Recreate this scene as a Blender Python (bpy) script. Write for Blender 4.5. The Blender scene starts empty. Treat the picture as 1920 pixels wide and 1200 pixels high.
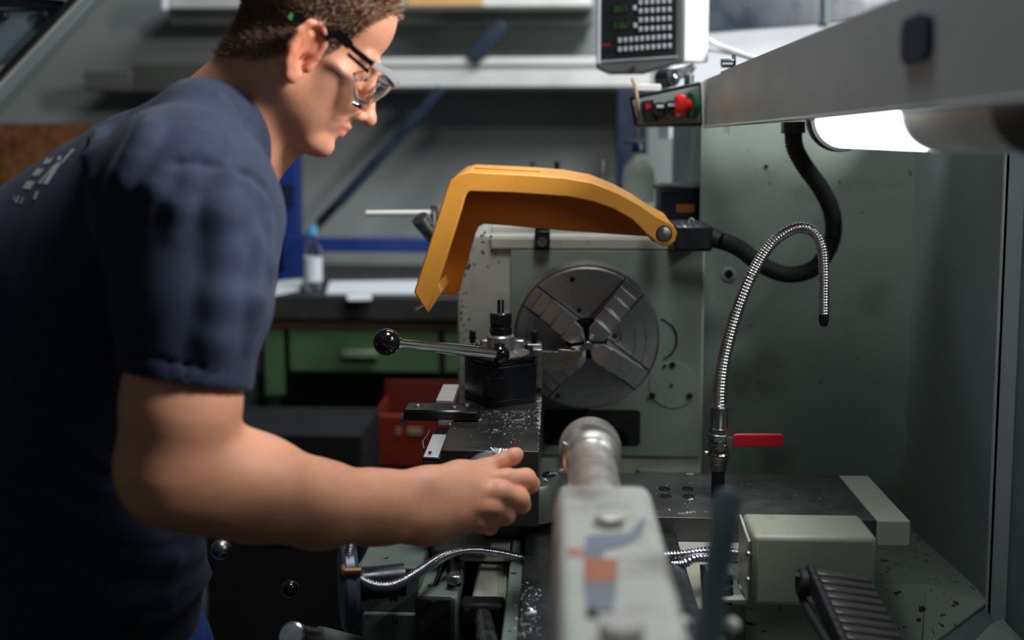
import bpy, bmesh, math, random
import numpy as np
from mathutils import Vector, Matrix
from mathutils.bvhtree import BVHTree
random.seed(7); np.random.seed(7)
S = bpy.context.scene; COL = S.collection
R = math.radians; PI = math.pi

# ---------------------------------------------------------------- camera
F = 1900.0; PITCH = R(5); SHY = -171/1920
YAW = math.atan(81*math.cos(PITCH)/F)
cam = bpy.data.cameras.new('camera'); camo = bpy.data.objects.new('camera', cam); COL.objects.link(camo)
camo.location = (0, 0, 1.5); camo.rotation_euler = (PI/2-PITCH, 0, YAW)
cam.sensor_width = 36; cam.lens = F/1920*36; cam.shift_y = SHY; cam.clip_start = .05
cam.dof.use_dof = True; cam.dof.focus_distance = 1.40; cam.dof.aperture_fstop = 2.2
S.camera = camo
CR = camo.rotation_euler.to_matrix(); CO = Vector(camo.location)
def ray(px, py): return CR @ Vector(((px-960)/F, -(py-(600+SHY*1920))/F, -1))
def at(px, py, Y):                       # world point on the plane y=Y seen at a pixel
    d = ray(px, py); return CO + d*(Y/d.y)
def atz(px, py, z):
    d = ray(px, py); return CO + d*((z-1.5)/d.z)

# ---------------------------------------------------------------- light
w = bpy.data.worlds.new('world'); S.world = w; w.use_nodes = True
w.node_tree.nodes['Background'].inputs[0].default_value = (.62, .74, .80, 1)
w.node_tree.nodes['Background'].inputs[1].default_value = .03
def area(name, loc, tgt, sx, sy, power, col, spread=180):
    l = bpy.data.lights.new(name, 'AREA'); l.shape = 'RECTANGLE'; l.size = sx; l.size_y = sy
    l.energy = power; l.color = col; l.spread = R(spread)
    o = bpy.data.objects.new(name, l); COL.objects.link(o); o.location = loc
    o.rotation_euler = (Vector(tgt)-Vector(loc)).to_track_quat('-Z', 'Y').to_euler(); return o
area('right_key_light', (1.4, .76, 2.35), (-.2, 1.25, 1.4), .4, .4, 56, (.98, .98, 1.0))  # unseen key area light added at upper right, no window there
area('overhead_light', (.12, 1.22, 2.9), (-.1, 1.4, 1.1), .5, .5, 21, (.98, .98, 1.0))
area('back_wall_fill', (.3, 2.9, 3.1), (-.4, 4.3, 1.3), 1.6, .3, 46, (.86, .95, 1.0))  # added area light brightening the back wall, no fixture modelled
area('camera_side_fill', (-1.6, -.9, 2.9), (0, 1.6, .9), 1.4, 1.0, 1.6, (.75, .88, 1.0))  # weak fill added from behind the camera
area('cabinet_fill', (.62, 2.6, 2.75), (.7, 3.2, 1.6), .5, .35, 15, (.92, .95, 1.0), 110)  # added unseen area light brightening the white cabinet and shelf end
S.view_settings.view_transform = 'Standard'; S.view_settings.look = 'None'
S.view_settings.gamma = 1; S.view_settings.use_curve_mapping = False
S.view_settings.exposure = 0.0
S.cycles.use_denoising = True
S.cycles.max_bounces = 8

# ---------------------------------------------------------------- materials
def mat(name, col, rough=.5, metal=0, var=.12, vs=6, bump=0, bs=40, chips=None, cth=.68, cs=60, rv=.1,
        stretch=(1, 1, 1), stain=None, sth=.6, ss=4, coat=0, trans=0, ior=1.45, emit=None, es=0, sss=0, attr=None, sheen=0):
    m = bpy.data.materials.new(name); m.use_nodes = True; nt = m.node_tree; N = nt.nodes; L = nt.links
    b = N['Principled BSDF']; b.inputs['Metallic'].default_value = metal
    tc = N.new('ShaderNodeTexCoord'); mp = N.new('ShaderNodeMapping'); mp.inputs['Scale'].default_value = stretch
    L.new(tc.outputs['Object'], mp.inputs[0])
    def noise(sc, det=4, mapped=True):
        n = N.new('ShaderNodeTexNoise'); n.inputs['Scale'].default_value = sc; n.inputs['Detail'].default_value = det
        L.new((mp if mapped else tc).outputs[0 if mapped else 'Object'], n.inputs['Vector']); return n
    def ramp(src, a, c, lo=0, hi=1):
        r = N.new('ShaderNodeMapRange'); r.inputs[1].default_value = a; r.inputs[2].default_value = c
        r.inputs[3].default_value = lo; r.inputs[4].default_value = hi; L.new(src, r.inputs[0]); return r.outputs[0]
    n1 = noise(vs)
    mx = N.new('ShaderNodeMix'); mx.data_type = 'RGBA'
    mx.inputs[6].default_value = (*[c*(1-var) for c in col], 1); mx.inputs[7].default_value = (*[min(1, c*(1+var)) for c in col], 1)
    L.new(ramp(n1.outputs[0], .3, .7), mx.inputs[0]); out = mx.outputs[2]
    if attr:
        a = N.new('ShaderNodeAttribute'); a.attribute_name = attr
        m2 = N.new('ShaderNodeMix'); m2.data_type = 'RGBA'; m2.blend_type = 'MULTIPLY'; m2.inputs[0].default_value = 1
        L.new(out, m2.inputs[6]); L.new(a.outputs['Color'], m2.inputs[7]); out = m2.outputs[2]
    if stain:
        n = noise(ss, 6, False); m2 = N.new('ShaderNodeMix'); m2.data_type = 'RGBA'
        m2.inputs[7].default_value = (*stain, 1); L.new(out, m2.inputs[6]); L.new(ramp(n.outputs[0], sth, sth+.12, 0, .8), m2.inputs[0]); out = m2.outputs[2]
    if chips:
        n = noise(cs, 3, False); m2 = N.new('ShaderNodeMix'); m2.data_type = 'RGBA'
        m2.inputs[7].default_value = (*chips, 1); L.new(out, m2.inputs[6]); L.new(ramp(n.outputs[0], cth, cth+.03), m2.inputs[0]); out = m2.outputs[2]
    L.new(out, b.inputs['Base Color'])
    n2 = noise(vs*3.1); L.new(ramp(n2.outputs[0], .3, .7, max(0.02, rough-rv), min(1, rough+rv)), b.inputs['Roughness'])
    if bump:
        n3 = noise(bs, 5); bm_ = N.new('ShaderNodeBump'); bm_.inputs['Strength'].default_value = bump; bm_.inputs['Distance'].default_value = .002
        L.new(n3.outputs[0], bm_.inputs['Height']); L.new(bm_.outputs[0], b.inputs['Normal'])
    b.inputs['Coat Weight'].default_value = coat; b.inputs['Transmission Weight'].default_value = trans; b.inputs['IOR'].default_value = ior
    if sheen: b.inputs['Sheen Weight'].default_value = sheen; b.inputs['Sheen Roughness'].default_value = .4
    if sss:
        b.inputs['Subsurface Weight'].default_value = sss; b.inputs['Subsurface Scale'].default_value = .006
        b.inputs['Subsurface Radius'].default_value = (1, .35, .2)
    if emit: b.inputs['Emission Color'].default_value = (*emit, 1); b.inputs['Emission Strength'].default_value = es
    return m
def sr(*c): return tuple(((v/255)/12.92 if v/255 <= .04045 else ((v/255+.055)/1.055)**2.4) for v in c)
M = {}
M['steel'] = mat('brushed_steel', (.42, .42, .42), .3, 1, .15, 20)
M['ground'] = mat('ground_steel', (.30, .31, .30), .34, 1, .2, 30, bump=.05, bs=300)
M['turned'] = mat('turned_chuck_steel', (.42, .42, .42), .34, .88, .04, 12, rv=.03)
_n = M['turned'].node_tree; _b = _n.nodes['Principled BSDF']; _b.inputs['Anisotropic'].default_value = .6
_t = _n.nodes.new('ShaderNodeTangent'); _t.direction_type = 'RADIAL'; _t.axis = 'Y'; _n.links.new(_t.outputs[0], _b.inputs['Tangent'])
M['jaw'] = mat('jaw_steel', (.60, .60, .59), .3, .9, .05, 20, rv=.04)
M['quill'] = mat('satin_quill_chrome', (.80, .77, .72), .32, .85, .05, 10)
M['chrome'] = mat('chrome', (.72, .73, .76), .12, 1, .05, 10, rv=.04)
M['oxide'] = mat('black_oxide_steel', (.022, .025, .028), .3, .55, .25, 25, rv=.1)
M['blackp'] = mat('black_plastic', (.012, .013, .014), .42, 0, .2)
M['gloss'] = mat('gloss_black_bakelite', (.006, .006, .007), .12, 0, .1, rv=.03, coat=.6)
M['rubber'] = mat('black_rubber', (.010, .011, .012), .6, 0, .2)
M['green'] = mat('grey_green_enamel', sr(128, 140, 130), .42, 0, .08, 5, bump=.12, bs=45, chips=(.02, .02, .018), cth=.735, cs=90, stain=sr(84, 92, 82), sth=.6)
M['tray'] = mat('tray_enamel', sr(150, 160, 146), .5, 0, .12, 7, bump=.15, bs=60, chips=(.015, .015, .013), cth=.64, cs=75, stain=sr(96, 104, 92), sth=.56)
M['rear'] = mat('rear_panel_enamel', sr(116, 128, 119), .42, 0, .08, 5, bump=.12, bs=45, chips=(.02, .02, .018), cth=.70, cs=70, stain=sr(76, 84, 74), sth=.58)
M['cover'] = mat('cover_box_enamel', sr(150, 154, 138), .4, 0, .06, 8, bump=.08, bs=50, stain=sr(110, 104, 86), sth=.60, ss=16)
M['dgreen'] = mat('grey_green_enamel_grimy', sr(104, 116, 108), .5, 0, .15, 7, bump=.15, bs=60, chips=(.015, .015, .013), cth=.66, cs=70, stain=sr(50, 55, 48), sth=.56)
M['sheet'] = mat('sheet_enamel', sr(120, 132, 130), .45, 0, .08, 3, bump=.03, bs=20, chips=(.03, .03, .03), cth=.775, cs=110)
M['beam'] = mat('satin_sheet_metal', sr(186, 194, 194), .42, .15, .05, 4, bump=.02, bs=30)
M['cream'] = mat('cream_enamel', sr(176, 178, 162), .4, 0, .06, 8, bump=.1, bs=50, chips=(.04, .03, .025), cth=.72, cs=60, stain=sr(120, 116, 98), sth=.62, ss=14)
M['head'] = mat('pale_grey_enamel_chipped', sr(172, 174, 162), .42, 0, .08, 6, bump=.15, bs=60, chips=(.02, .018, .016), cth=.70, cs=75, stain=sr(140, 140, 126), sth=.6, ss=6)
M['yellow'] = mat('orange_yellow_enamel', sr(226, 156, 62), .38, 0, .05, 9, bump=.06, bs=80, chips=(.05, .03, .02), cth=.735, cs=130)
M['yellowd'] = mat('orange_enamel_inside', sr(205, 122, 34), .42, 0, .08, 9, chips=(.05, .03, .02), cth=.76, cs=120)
M['red'] = mat('red_plastic_grip', sr(178, 22, 34), .35, 0, .06)
M['estop'] = mat('red_button', sr(214, 40, 42), .3, 0, .05)
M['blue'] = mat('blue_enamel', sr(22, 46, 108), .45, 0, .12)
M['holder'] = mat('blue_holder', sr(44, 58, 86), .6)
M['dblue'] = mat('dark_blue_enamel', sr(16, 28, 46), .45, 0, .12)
M['bgreen'] = mat('bench_green_enamel', sr(74, 104, 70), .5, 0, .08)
M['redbox'] = mat('red_crate_plastic', sr(122, 36, 18), .5, 0, .1)
M['white'] = mat('white_enamel', sr(226, 226, 222), .45, 0, .04)
M['paper'] = mat('paper', sr(214, 216, 218), .7, 0, .05)
M['wall'] = mat('grey_plaster', sr(138, 142, 138), .85, 0, .08, 2.2, bump=.1, bs=30, stain=sr(120, 124, 120), sth=.55, ss=1.2)
M['galv'] = mat('galvanised_shelf_steel', sr(196, 194, 188), .45, .25, .08, 3)
M['dark'] = mat('near_black', (.012, .012, .012), .8, 0, .3)  # flat near-black for holes, recesses and paint chips
M['wood'] = mat('dark_stained_wood', sr(62, 46, 36), .6, 0, .2, 8, stretch=(1, 8, 8))
M['osb'] = mat('chipboard', sr(118, 72, 36), .8, 0, .35, 28, stain=sr(70, 42, 22), sth=.52, ss=16)
M['floor'] = mat('concrete_floor', sr(70, 72, 70), .7, 0, .15, 3)
M['brass'] = mat('dull_brass', (.30, .18, .09), .4, 1, .2)
M['chip'] = mat('bright_metal_swarf', (.82, .84, .86), .3, .7, .1)
M['rust'] = mat('worn_orange_primer', sr(176, 112, 80), .6, 0, .15, 20)
M['label'] = mat('grey_printed_plate', sr(126, 134, 146), .45, .1, .1, 20)
M['teal'] = mat('dark_teal_plastic', sr(12, 30, 30), .6)
M['amber'] = mat('amber_sticker', sr(200, 120, 50), .5)
M['glass'] = mat('clear_plastic', (.96, .98, 1), .04, 0, 0, trans=1, ior=1.25, rv=.02)
M['lampg'] = mat('lamp_tube_glass', (.9, .93, .95), .12, 0, 0, trans=.9, ior=1.06, rv=.03)
M['cap'] = mat('light_blue_cap', sr(90, 180, 225), .4)
M['led'] = mat('green_digits', (.02, .05, .01), .4, emit=(.25, .6, .12), es=.10)
M['lamp'] = mat('lit_diffuser', (.9, .9, .95), .4, emit=(.93, .95, 1.0), es=9.0)
M['key'] = mat('grey_rubber_key', sr(150, 156, 160), .5)
M['redprint'] = mat('red_print', sr(170, 24, 34), .5)

# ---------------------------------------------------------------- mesh helpers
def wloc(o):
    v = Vector((0, 0, 0))
    while o is not None: v = v+Vector(o.location); o = o.parent
    return v
def obj(name, bm, m, parent=None, smooth=True, bevel=0, label=None, seg=2, ang=35):
    me = bpy.data.meshes.new(name)
    if isinstance(bm, bmesh.types.BMesh):
        bmesh.ops.recalc_face_normals(bm, faces=bm.faces); bm.to_mesh(me); bm.free()
    else:
        V, Fc = bm; me.from_pydata([tuple(v) for v in V], [], [tuple(f) for f in Fc]); me.update()
    base = wloc(parent)
    if parent is not None: me.transform(Matrix.Translation(-base))
    o = bpy.data.objects.new(name, me); COL.objects.link(o); o.parent = parent
    me.materials.append(m)
    if bevel:
        b = o.modifiers.new('bevel', 'BEVEL'); b.width = bevel; b.segments = seg; b.limit_method = 'ANGLE'; b.angle_limit = R(40)
    if smooth:
        me.polygons.foreach_set('use_smooth', [True]*len(me.polygons))
        if ang < 170: me.set_sharp_from_angle(angle=R(ang))
    if label: o['label'] = label
    return o
def thing(name, label, cat, loc=(0, 0, 0), group=None):
    o = bpy.data.objects.new(name, None); COL.objects.link(o); o.location = loc; o.empty_display_size = .05
    o['label'] = label; o['category'] = cat
    if group: o['group'] = group
    return o
def tag(o, label, cat, group=None):
    o['label'] = label; o['category'] = cat
    if group: o['group'] = group
    return o
def struct(name, bm, m, parent=None, **k):
    o = obj(name, bm, m, parent, **k)
    if parent is None: o['kind'] = 'structure'
    return o
def dup(root, d, label=None):
    r = root.copy(); COL.objects.link(r); r.location = Vector(root.location)+Vector(d)
    if label: r['label'] = label
    for ch in root.children:
        c = ch.copy(); COL.objects.link(c); c.parent = r
    return r
NB = bmesh.new
def box(bm, x0, x1, y0, y1, z0, z1):
    vs = [bm.verts.new(p) for p in ((x0,y0,z0),(x1,y0,z0),(x1,y1,z0),(x0,y1,z0),(x0,y0,z1),(x1,y0,z1),(x1,y1,z1),(x0,y1,z1))]
    for f in ((0,1,2,3),(4,5,6,7),(0,1,5,4),(1,2,6,5),(2,3,7,6),(3,0,4,7)): bm.faces.new([vs[i] for i in f])
    return bm
def obox(bm, c, ax, ay, az, sx, sy, sz):    # oriented box, centre + axes + full sizes
    c = Vector(c); vs = []
    for k in (-.5, .5):
        for (i, j) in ((-.5,-.5),(.5,-.5),(.5,.5),(-.5,.5)): vs.append(bm.verts.new(c+Vector(ax)*sx*i+Vector(ay)*sy*j+Vector(az)*sz*k))
    for f in ((0,1,2,3),(4,5,6,7),(0,1,5,4),(1,2,6,5),(2,3,7,6),(3,0,4,7)): bm.faces.new([vs[i] for i in f])
    return bm
def frame(d):
    d = Vector(d).normalized(); u = d.cross(Vector((0, 0, 1)))
    if u.length < 1e-3: u = Vector((1, 0, 0))
    u.normalize(); return d, u, u.cross(d).normalized()
def lathe(bm, o, d, prof, seg=32, rot=0, cap=True):   # prof: (distance along d, radius)
    o = Vector(o); d, u, v = frame(d); rings = []
    for t, r in prof:
        rings.append([bm.verts.new(o+d*t+(u*math.cos(rot+2*PI*i/seg)+v*math.sin(rot+2*PI*i/seg))*max(r, 1e-5)) for i in range(seg)])
    for a, b in zip(rings, rings[1:]):
        for i in range(seg): bm.faces.new((a[i], a[(i+1)%seg], b[(i+1)%seg], b[i]))
    if cap: bm.faces.new(rings[0]); bm.faces.new(rings[-1])
    return bm
def cyl(bm, a, b, r, r2=None, seg=24, rot=0):
    a, b = Vector(a), Vector(b); return lathe(bm, a, b-a, [(0, r), ((b-a).length, r if r2 is None else r2)], seg, rot)
def ball(bm, c, r, seg=24, sc=(1, 1, 1)):
    n = seg//2; c = Vector(c); rings = []
    for j in range(1, n):
        t = PI*j/n; rings.append([bm.verts.new(c+Vector((r*sc[0]*math.sin(t)*math.cos(2*PI*i/seg), r*sc[1]*math.sin(t)*math.sin(2*PI*i/seg), r*sc[2]*math.cos(t)))) for i in range(seg)])
    for a, b in zip(rings, rings[1:]):
        for i in range(seg): bm.faces.new((a[i], a[(i+1)%seg], b[(i+1)%seg], b[i]))
    for rg, s in ((rings[0], 1), (rings[-1], -1)):
        p = bm.verts.new(c+Vector((0, 0, s*r*sc[2])))
        for i in range(seg): bm.faces.new((rg[i], rg[(i+1)%seg], p))
    return bm
def spline(pts, n=12):
    P = [Vector(p) for p in pts]; P = [P[0]*2-P[1]]+P+[P[-1]*2-P[-2]]; out = []
    for i in range(1, len(P)-2):
        for k in range(n):
            t = k/n; a, b, c, d = P[i-1:i+3]
            out.append(.5*((2*b)+(-a+c)*t+(2*a-5*b+4*c-d)*t*t+(-a+3*b-3*c+d)*t*t*t))
    out.append(P[-2]); return out
def tube(bm, pts, r, seg=16, cap=True):      # r: number or function of arc length
    P = [Vector(p) for p in pts]; s = 0; rings = []; u = None
    for i, p in enumerate(P):
        d = (P[min(i+1, len(P)-1)]-P[max(i-1, 0)]).normalized()
        if u is None: u = frame(d)[1]
        u = (u-d*u.dot(d)).normalized(); v = d.cross(u)
        if i: s += (p-P[i-1]).length
        rr = r(s) if callable(r) else r
        rings.append([bm.verts.new(p+(u*math.cos(2*PI*k/seg)+v*math.sin(2*PI*k/seg))*rr) for k in range(seg)])
    for a, b in zip(rings, rings[1:]):
        for i in range(seg): bm.faces.new((a[i], a[(i+1)%seg], b[(i+1)%seg], b[i]))
    if cap: bm.faces.new(rings[0]); bm.faces.new(rings[-1])
    return bm
def resample(P, step):
    out = [P[0].copy()]; acc = 0
    for a, b in zip(P, P[1:]):
        L = (b-a).length; t = step-acc
        while t <= L: out.append(a.lerp(b, t/L)); t += step
        acc = (acc+L) % step
    return out
def ribbed(bm, pts, r, pitch, depth, seg=16):    # corrugated hose
    P = resample(spline(pts, 24), pitch/6); q = [0]
    def rr(s):
        return r-depth*(.5-.5*math.cos(2*PI*s/pitch))**1.5
    return tube(bm, P, rr, seg)
def prism(bm, poly, d):                      # poly: world points, extruded by vector d
    d = Vector(d); a = [bm.verts.new(Vector(p)) for p in poly]; b = [bm.verts.new(Vector(p)+d) for p in poly]; n = len(a)
    bm.faces.new(a); bm.faces.new(b[::-1])
    for i in range(n): bm.faces.new((a[i], a[(i+1)%n], b[(i+1)%n], b[i]))
    return bm
def pxprism(bm, pix, Y0, Y1): return prism(bm, [at(x, y, Y0) for x, y in pix], (0, Y1-Y0, 0))
def hexn(bm, a, b, r, rot=0): return cyl(bm, a, b, r, seg=6, rot=rot)
# ================================================================ the place: floor and back wall
struct('floor', box(NB(), -4, 4, -2, 4.6, -.1, 0), M['floor'], smooth=False)
struct('wall_back', box(NB(), -4, 4, 4.5, 4.7, 0, 3.4), M['wall'], smooth=False)
cl = Vector((0, 0, 0))
def strip(bm, p, q, hw, y0, y1):              # flat bar between two pixels' world points
    d = (q-p).normalized(); n = Vector((-d.z, 0, d.x))*hw; return prism(bm, [p-n, q-n, q+n, p+n], (0, y1-y0, 0))

# ================================================================ headstock
SX, SZ = at(1100, 640, 1.70).x, at(1100, 634, 1.70).z
hs = thing('lathe_headstock', 'pale green-grey enamelled lathe headstock behind the chuck, chipped along its left corner', 'headstock', (.05, 2.1, 0))
YF = 1.85
L_, R_, T_, B_z = at(858, 600, YF).x, at(1320, 600, YF).x, at(1100, 441, YF).z, at(1100, 902, YF).z
def rcorner(x0, x1, z0, z1, r, which, n=8):
    pts = []
    for (cx, cz, a0, k) in ((x0+r, z0+r, 180, 'bl'), (x1-r, z0+r, 270, 'br'), (x1-r, z1-r, 0, 'tr'), (x0+r, z1-r, 90, 'tl')):
        if k in which:
            for i in range(n+1): t = R(a0+90*i/n); pts.append((cx+r*math.cos(t), cz+r*math.sin(t)))
        else: pts.append((x0 if 'l' in k else x1, z0 if 'b' in k else z1))
    return pts
bm = NB(); prism(bm, [(x, YF, z) for x, z in rcorner(L_, R_, .25, T_, .045, ('tl',), 8)], (0, .62, 0))
hb = obj('headstock_casting', bm, M['head'], hs, bevel=.004)
# front cover plate with a thin gap round it, seams
x0, x1, z0, z1 = at(925, 600, YF).x, at(1316, 600, YF).x, at(1100, 853, YF).z, at(1100, 468, YF).z
obj('front_cover', box(NB(), at(958, 600, YF).x, x1, YF-.006, YF+.002, z0, z1), M['green'], hs, bevel=.002)
obj('top_cover_plate', box(NB(), at(921, 500, YF).x, at(1300, 500, YF).x, YF-.007, YF+.002, z1+.002, T_-.006), M['head'], hs, bevel=.001)
bm = NB(); prism(bm, [(x, YF+.05, z) for x, z in [(L_+.06, T_-.002), (R_-.01, T_-.002), (R_-.01, T_+.012), (L_+.06, T_+.012)]], (0, .5, 0))
obj('top_lid', bm, M['galv'], hs, bevel=.003)
c = at(1017, 452, YF-.006); bm = NB(); box(bm, c.x-.014, c.x+.014, YF-.02, YF-.005, c.z-.014, c.z+.02); box(bm, c.x-.013, c.x+.013, YF-.02, YF+.06, c.z+.02, T_+.016)
lt = obj('latch', bm, M['oxide'], hs, bevel=.002)
bm = NB(); cyl(bm, (c.x, YF-.024, c.z), (c.x, YF-.019, c.z), .009); obj('latch_screw', bm, M['steel'], lt)
# round inspection cover with three screws, arc mark beside the chuck
c = at(1261, 722, YF-.006); bm = NB(); lathe(bm, (c.x, YF-.008, c.z), (0, 1, 0), [(0, .0425), (.003, .0435)], 48); rc = obj('round_cover', bm, M['green'], hs)
for px, py in ((1261, 684), (1223, 742), (1293, 742), (1246, 686), (1259, 722)):
    p = at(px, py, YF-.009); rr = .0055 if px not in (1246, 1259) else .0028
    bm = NB(); lathe(bm, p, (0, 1, 0), [(-.0015, rr*.5), (-.0022, rr*.6), (-.0022, rr), (.002, rr)], 12); obj('cover_screw', bm, M['oxide'], rc)
bm = NB(); P = [at(1235+34*math.sin(t), 636-38*math.cos(t), YF-.007) for t in np.linspace(.15, PI-.3, 24)]; tube(bm, P, .0018, 6); obj('pointer_groove', bm, M['oxide'], hs)
# dark opening and bed ways under the chuck
bm = NB(); ps = rcorner(at(1020, 800, YF).x, at(1200, 800, YF).x, at(1100, 835, YF-.007).z, at(1100, 768, YF-.007).z, .008, ('br', 'tr', 'bl', 'tl'), 4)
prism(bm, [(x, YF-.0075, z) for x, z in ps], (0, .004, 0)); op = obj('drain_opening', bm, M['dark'], hs)
bm = NB(); p = at(1166, 818, YF-.01); cyl(bm, p+Vector((0, -.02, 0)), p+Vector((0, .004, 0)), .013); obj('drain_plug', bm, M['oxide'], op)
p = at(1075, 812, YF-.01); obj('opening_rib', box(NB(), p.x-.004, p.x+.004, YF-.02, YF-.006, at(1, 836, YF).z, at(1, 768, YF).z), M['dgreen'], op)
bm = NB(); box(bm, at(1180, 1, YF).x, at(1250, 1, YF).x, YF-.03, YF-.005, at(1, 888, YF).z, at(1, 872, YF).z); obj('way_wiper', bm, M['rubber'], hs, bevel=.003)
bm = NB(); box(bm, at(1205, 1, YF).x, R_-.002, YF-.012, YF+.001, at(1, 886, YF).z-.12, at(1, 862, YF).z); obj('lower_ledge', bm, M['green'], hs, bevel=.002)
# chipped paint along the left corner
bm = NB(); rc2 = random.Random(5)
for _ in range(120):
    t = rc2.random()**1.1
    if t < .3: px, py = 872+rc2.gauss(0, 9)+85*rc2.random()**2, 436+rc2.random()*70-30*0
    else: px, py = 863+abs(rc2.gauss(0, 9)), 470+rc2.random()*260
    if px < 864+max(0, 470-py)*.42: continue
    c = at(px, py, YF-.0005); r = rc2.uniform(.0006, .0030)*(.6 if py > 600 else 1); n = 6; a0 = rc2.random()*6
    prism(bm, [(c.x+r*rc2.uniform(.5, 1.2)*math.cos(a0+2*PI*i/n), YF-.0004, c.z+r*rc2.uniform(.5, 1.3)*math.sin(a0+2*PI*i/n)) for i in range(n)], (0, .0006, 0))
pc_ = obj('paint_chips', bm, M['dark'], hs, smooth=False); pc_['kind'] = 'stuff'
sg = thing('splash_guard', 'grey-green sheet metal enclosure around the lathe, speckled with oil and swarf', 'splash guard', (.5, 1.7, 0))
YB = 1.93
xr = at(1706, 600, YB).x
obj('rear_panel', box(NB(), R_+.001, xr, YB, YB+.004, .55, at(1, 158, YB).z), M['rear'], sg, smooth=False)
p = at(1366, 514, YB); bm = NB(); lathe(bm, p+Vector((0, 0, 0)), (0, -1, 0), [(0, .0145), (.002, .0145), (.003, .0125), (.003, .0085), (-.001, .008)], 28); rg = obj('grommet', bm, M['sheet'], sg)
bm = NB(); lathe(bm, p, (0, -1, 0), [(0, .0075), (.005, .0068), (.005, .003), (.002, .0028)], 20); obj('cap_screw', bm, M['oxide'], rg)
bm = NB(); cyl(bm, at(1437, 312, YB-.002), at(1437, 312, YB-.004), .0035, seg=10)
obj('rivet', bm, M['oxide'], sg)
# side panel on the right with its standing flange, receding to the camera
zt = 1.605; zb = .55
YR = 1.545
bm = NB(); box(bm, xr, xr+.004, YR, YB+.004, zb, zt); obj('side_panel', bm, M['sheet'], sg, smooth=False)
obj('corner_flange', box(NB(), xr-.002, xr+.029, YR, YR+.008, zb, zt), M['beam'], sg, bevel=.002)
obj('front_side_panel', box(NB(), xr+.0300, xr+.034, .5, YR+.004, zb, zt), M['sheet'], sg, smooth=False)
# chip tray slopes and corner gusset
def atx(px, py, X): d = ray(px, py); return CO+d*(X/d.x)
zA = at(1692, 978, YB).z; Bp = atx(1826, 1098, xr); sl_ = (zA-Bp.z)/(YB-Bp.y)
bm = NB(); prism(bm, [(.195, YB, zA), (xr, YB, zA), (xr, Bp.y, Bp.z), (.195, Bp.y, Bp.z)], (0, 0, -.004)); obj('tray_slope', bm, M['tray'], sg, smooth=False)
Cz = Bp.z-.12
bm = NB(); prism(bm, [(.195, Bp.y, Bp.z), (xr-.075, Bp.y, Bp.z), (xr-.16, Bp.y-.20, Cz), (.195, Bp.y-.20, Cz)], (0, 0, -.004)); obj('chip_tray', bm, M['tray'], sg, smooth=False)
bm = NB(); prism(bm, [(xr-.075, Bp.y, Bp.z+.001), (xr, Bp.y, Bp.z+.001), (xr, Bp.y-.05, Bp.z-.004), (xr-.115, Bp.y-.10, Bp.z-.06)], (0, 0, -.004)); obj('corner_gusset', bm, M['tray'], sg, smooth=False)
bm = NB(); prism(bm, [(xr, Bp.y-.04, Bp.z-.004), (xr+.02, Bp.y-.06, Bp.z-.06), (xr+.02, Bp.y-.20, Cz-.02), (xr-.16, Bp.y-.20, Cz), (xr-.115, Bp.y-.10, Bp.z-.06)], (0, 0, -.004)); obj('dark_gusset', bm, M['sheet'], sg, smooth=False)
q = [at(1858, 1170, 1.30), at(1880, 1160, 1.32), at(1925, 1210, 1.26), at(1800, 1230, 1.26)]; bm = NB(); prism(bm, q, (0, 0, -.004)); obj('lower_gusset', bm, M['dgreen'], sg, smooth=False)
obj('tray_floor', box(NB(), .195, xr+.03, .5, Bp.y-.19, Cz-.024, Cz-.02), M['tray'], sg, smooth=False)
# column box behind the headstock and white cabinet
bm = NB(); q0, q1 = at(1310, 300, 2.35).x, at(1394, 300, 2.05).x
prism(bm, [(at(1310, 300, 2.12).x, 2.12, .4), (at(1394, 300, 1.96).x, 1.96, .4), (at(1394, 300, 1.96).x+.25, 1.99, .4), (at(1394, 300, 1.96).x+.25, 2.6, .4), (at(1310, 300, 2.12).x, 2.6, .4)], (0, 0, 1.15))
tag(obj('machine_column', bm, M['sheet'], None, bevel=.003), 'tall light grey-green sheet column rising behind the headstock, beside the black hose', 'machine column')

# ================================================================ four-jaw chuck (at rest)
ck = thing('lathe_chuck', 'large round steel four-jaw lathe chuck in front of the headstock', 'chuck', (SX, 1.78, SZ))
RC = .1265; CY = 1.70
bm = NB(); prof = [(-.085, RC-.006), (-.082, RC-.002), (-.010, RC-.002), (-.006, RC-.006), (0, RC-.008), (.0, .034), (-.03, .030)]
lathe(bm, (SX, CY, SZ), (0, -1, 0), prof, 96); obj('chuck_body', bm, M['turned'], ck, ang=25)
bm = NB(); lathe(bm, (SX, CY+.085, SZ), (0, -1, 0), [(-.06, .085), (0, .085)], 48); obj('back_plate', bm, M['oxide'], ck)
for r in (.058, .082, .100):
    bm = NB(); lathe(bm, (SX, CY, SZ), (0, -1, 0), [(-.001, r), (.0006, r), (.0006, r+.0012), (-.001, r+.0012)], 96, cap=False); obj('face_ring', bm, M['steel'], ck)
bm = NB(); lathe(bm, (SX, CY+.002, SZ), (0, -1, 0), [(-.05, .0355), (.003, .0355)], 48); obj('bore', bm, M['dark'], ck)
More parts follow.
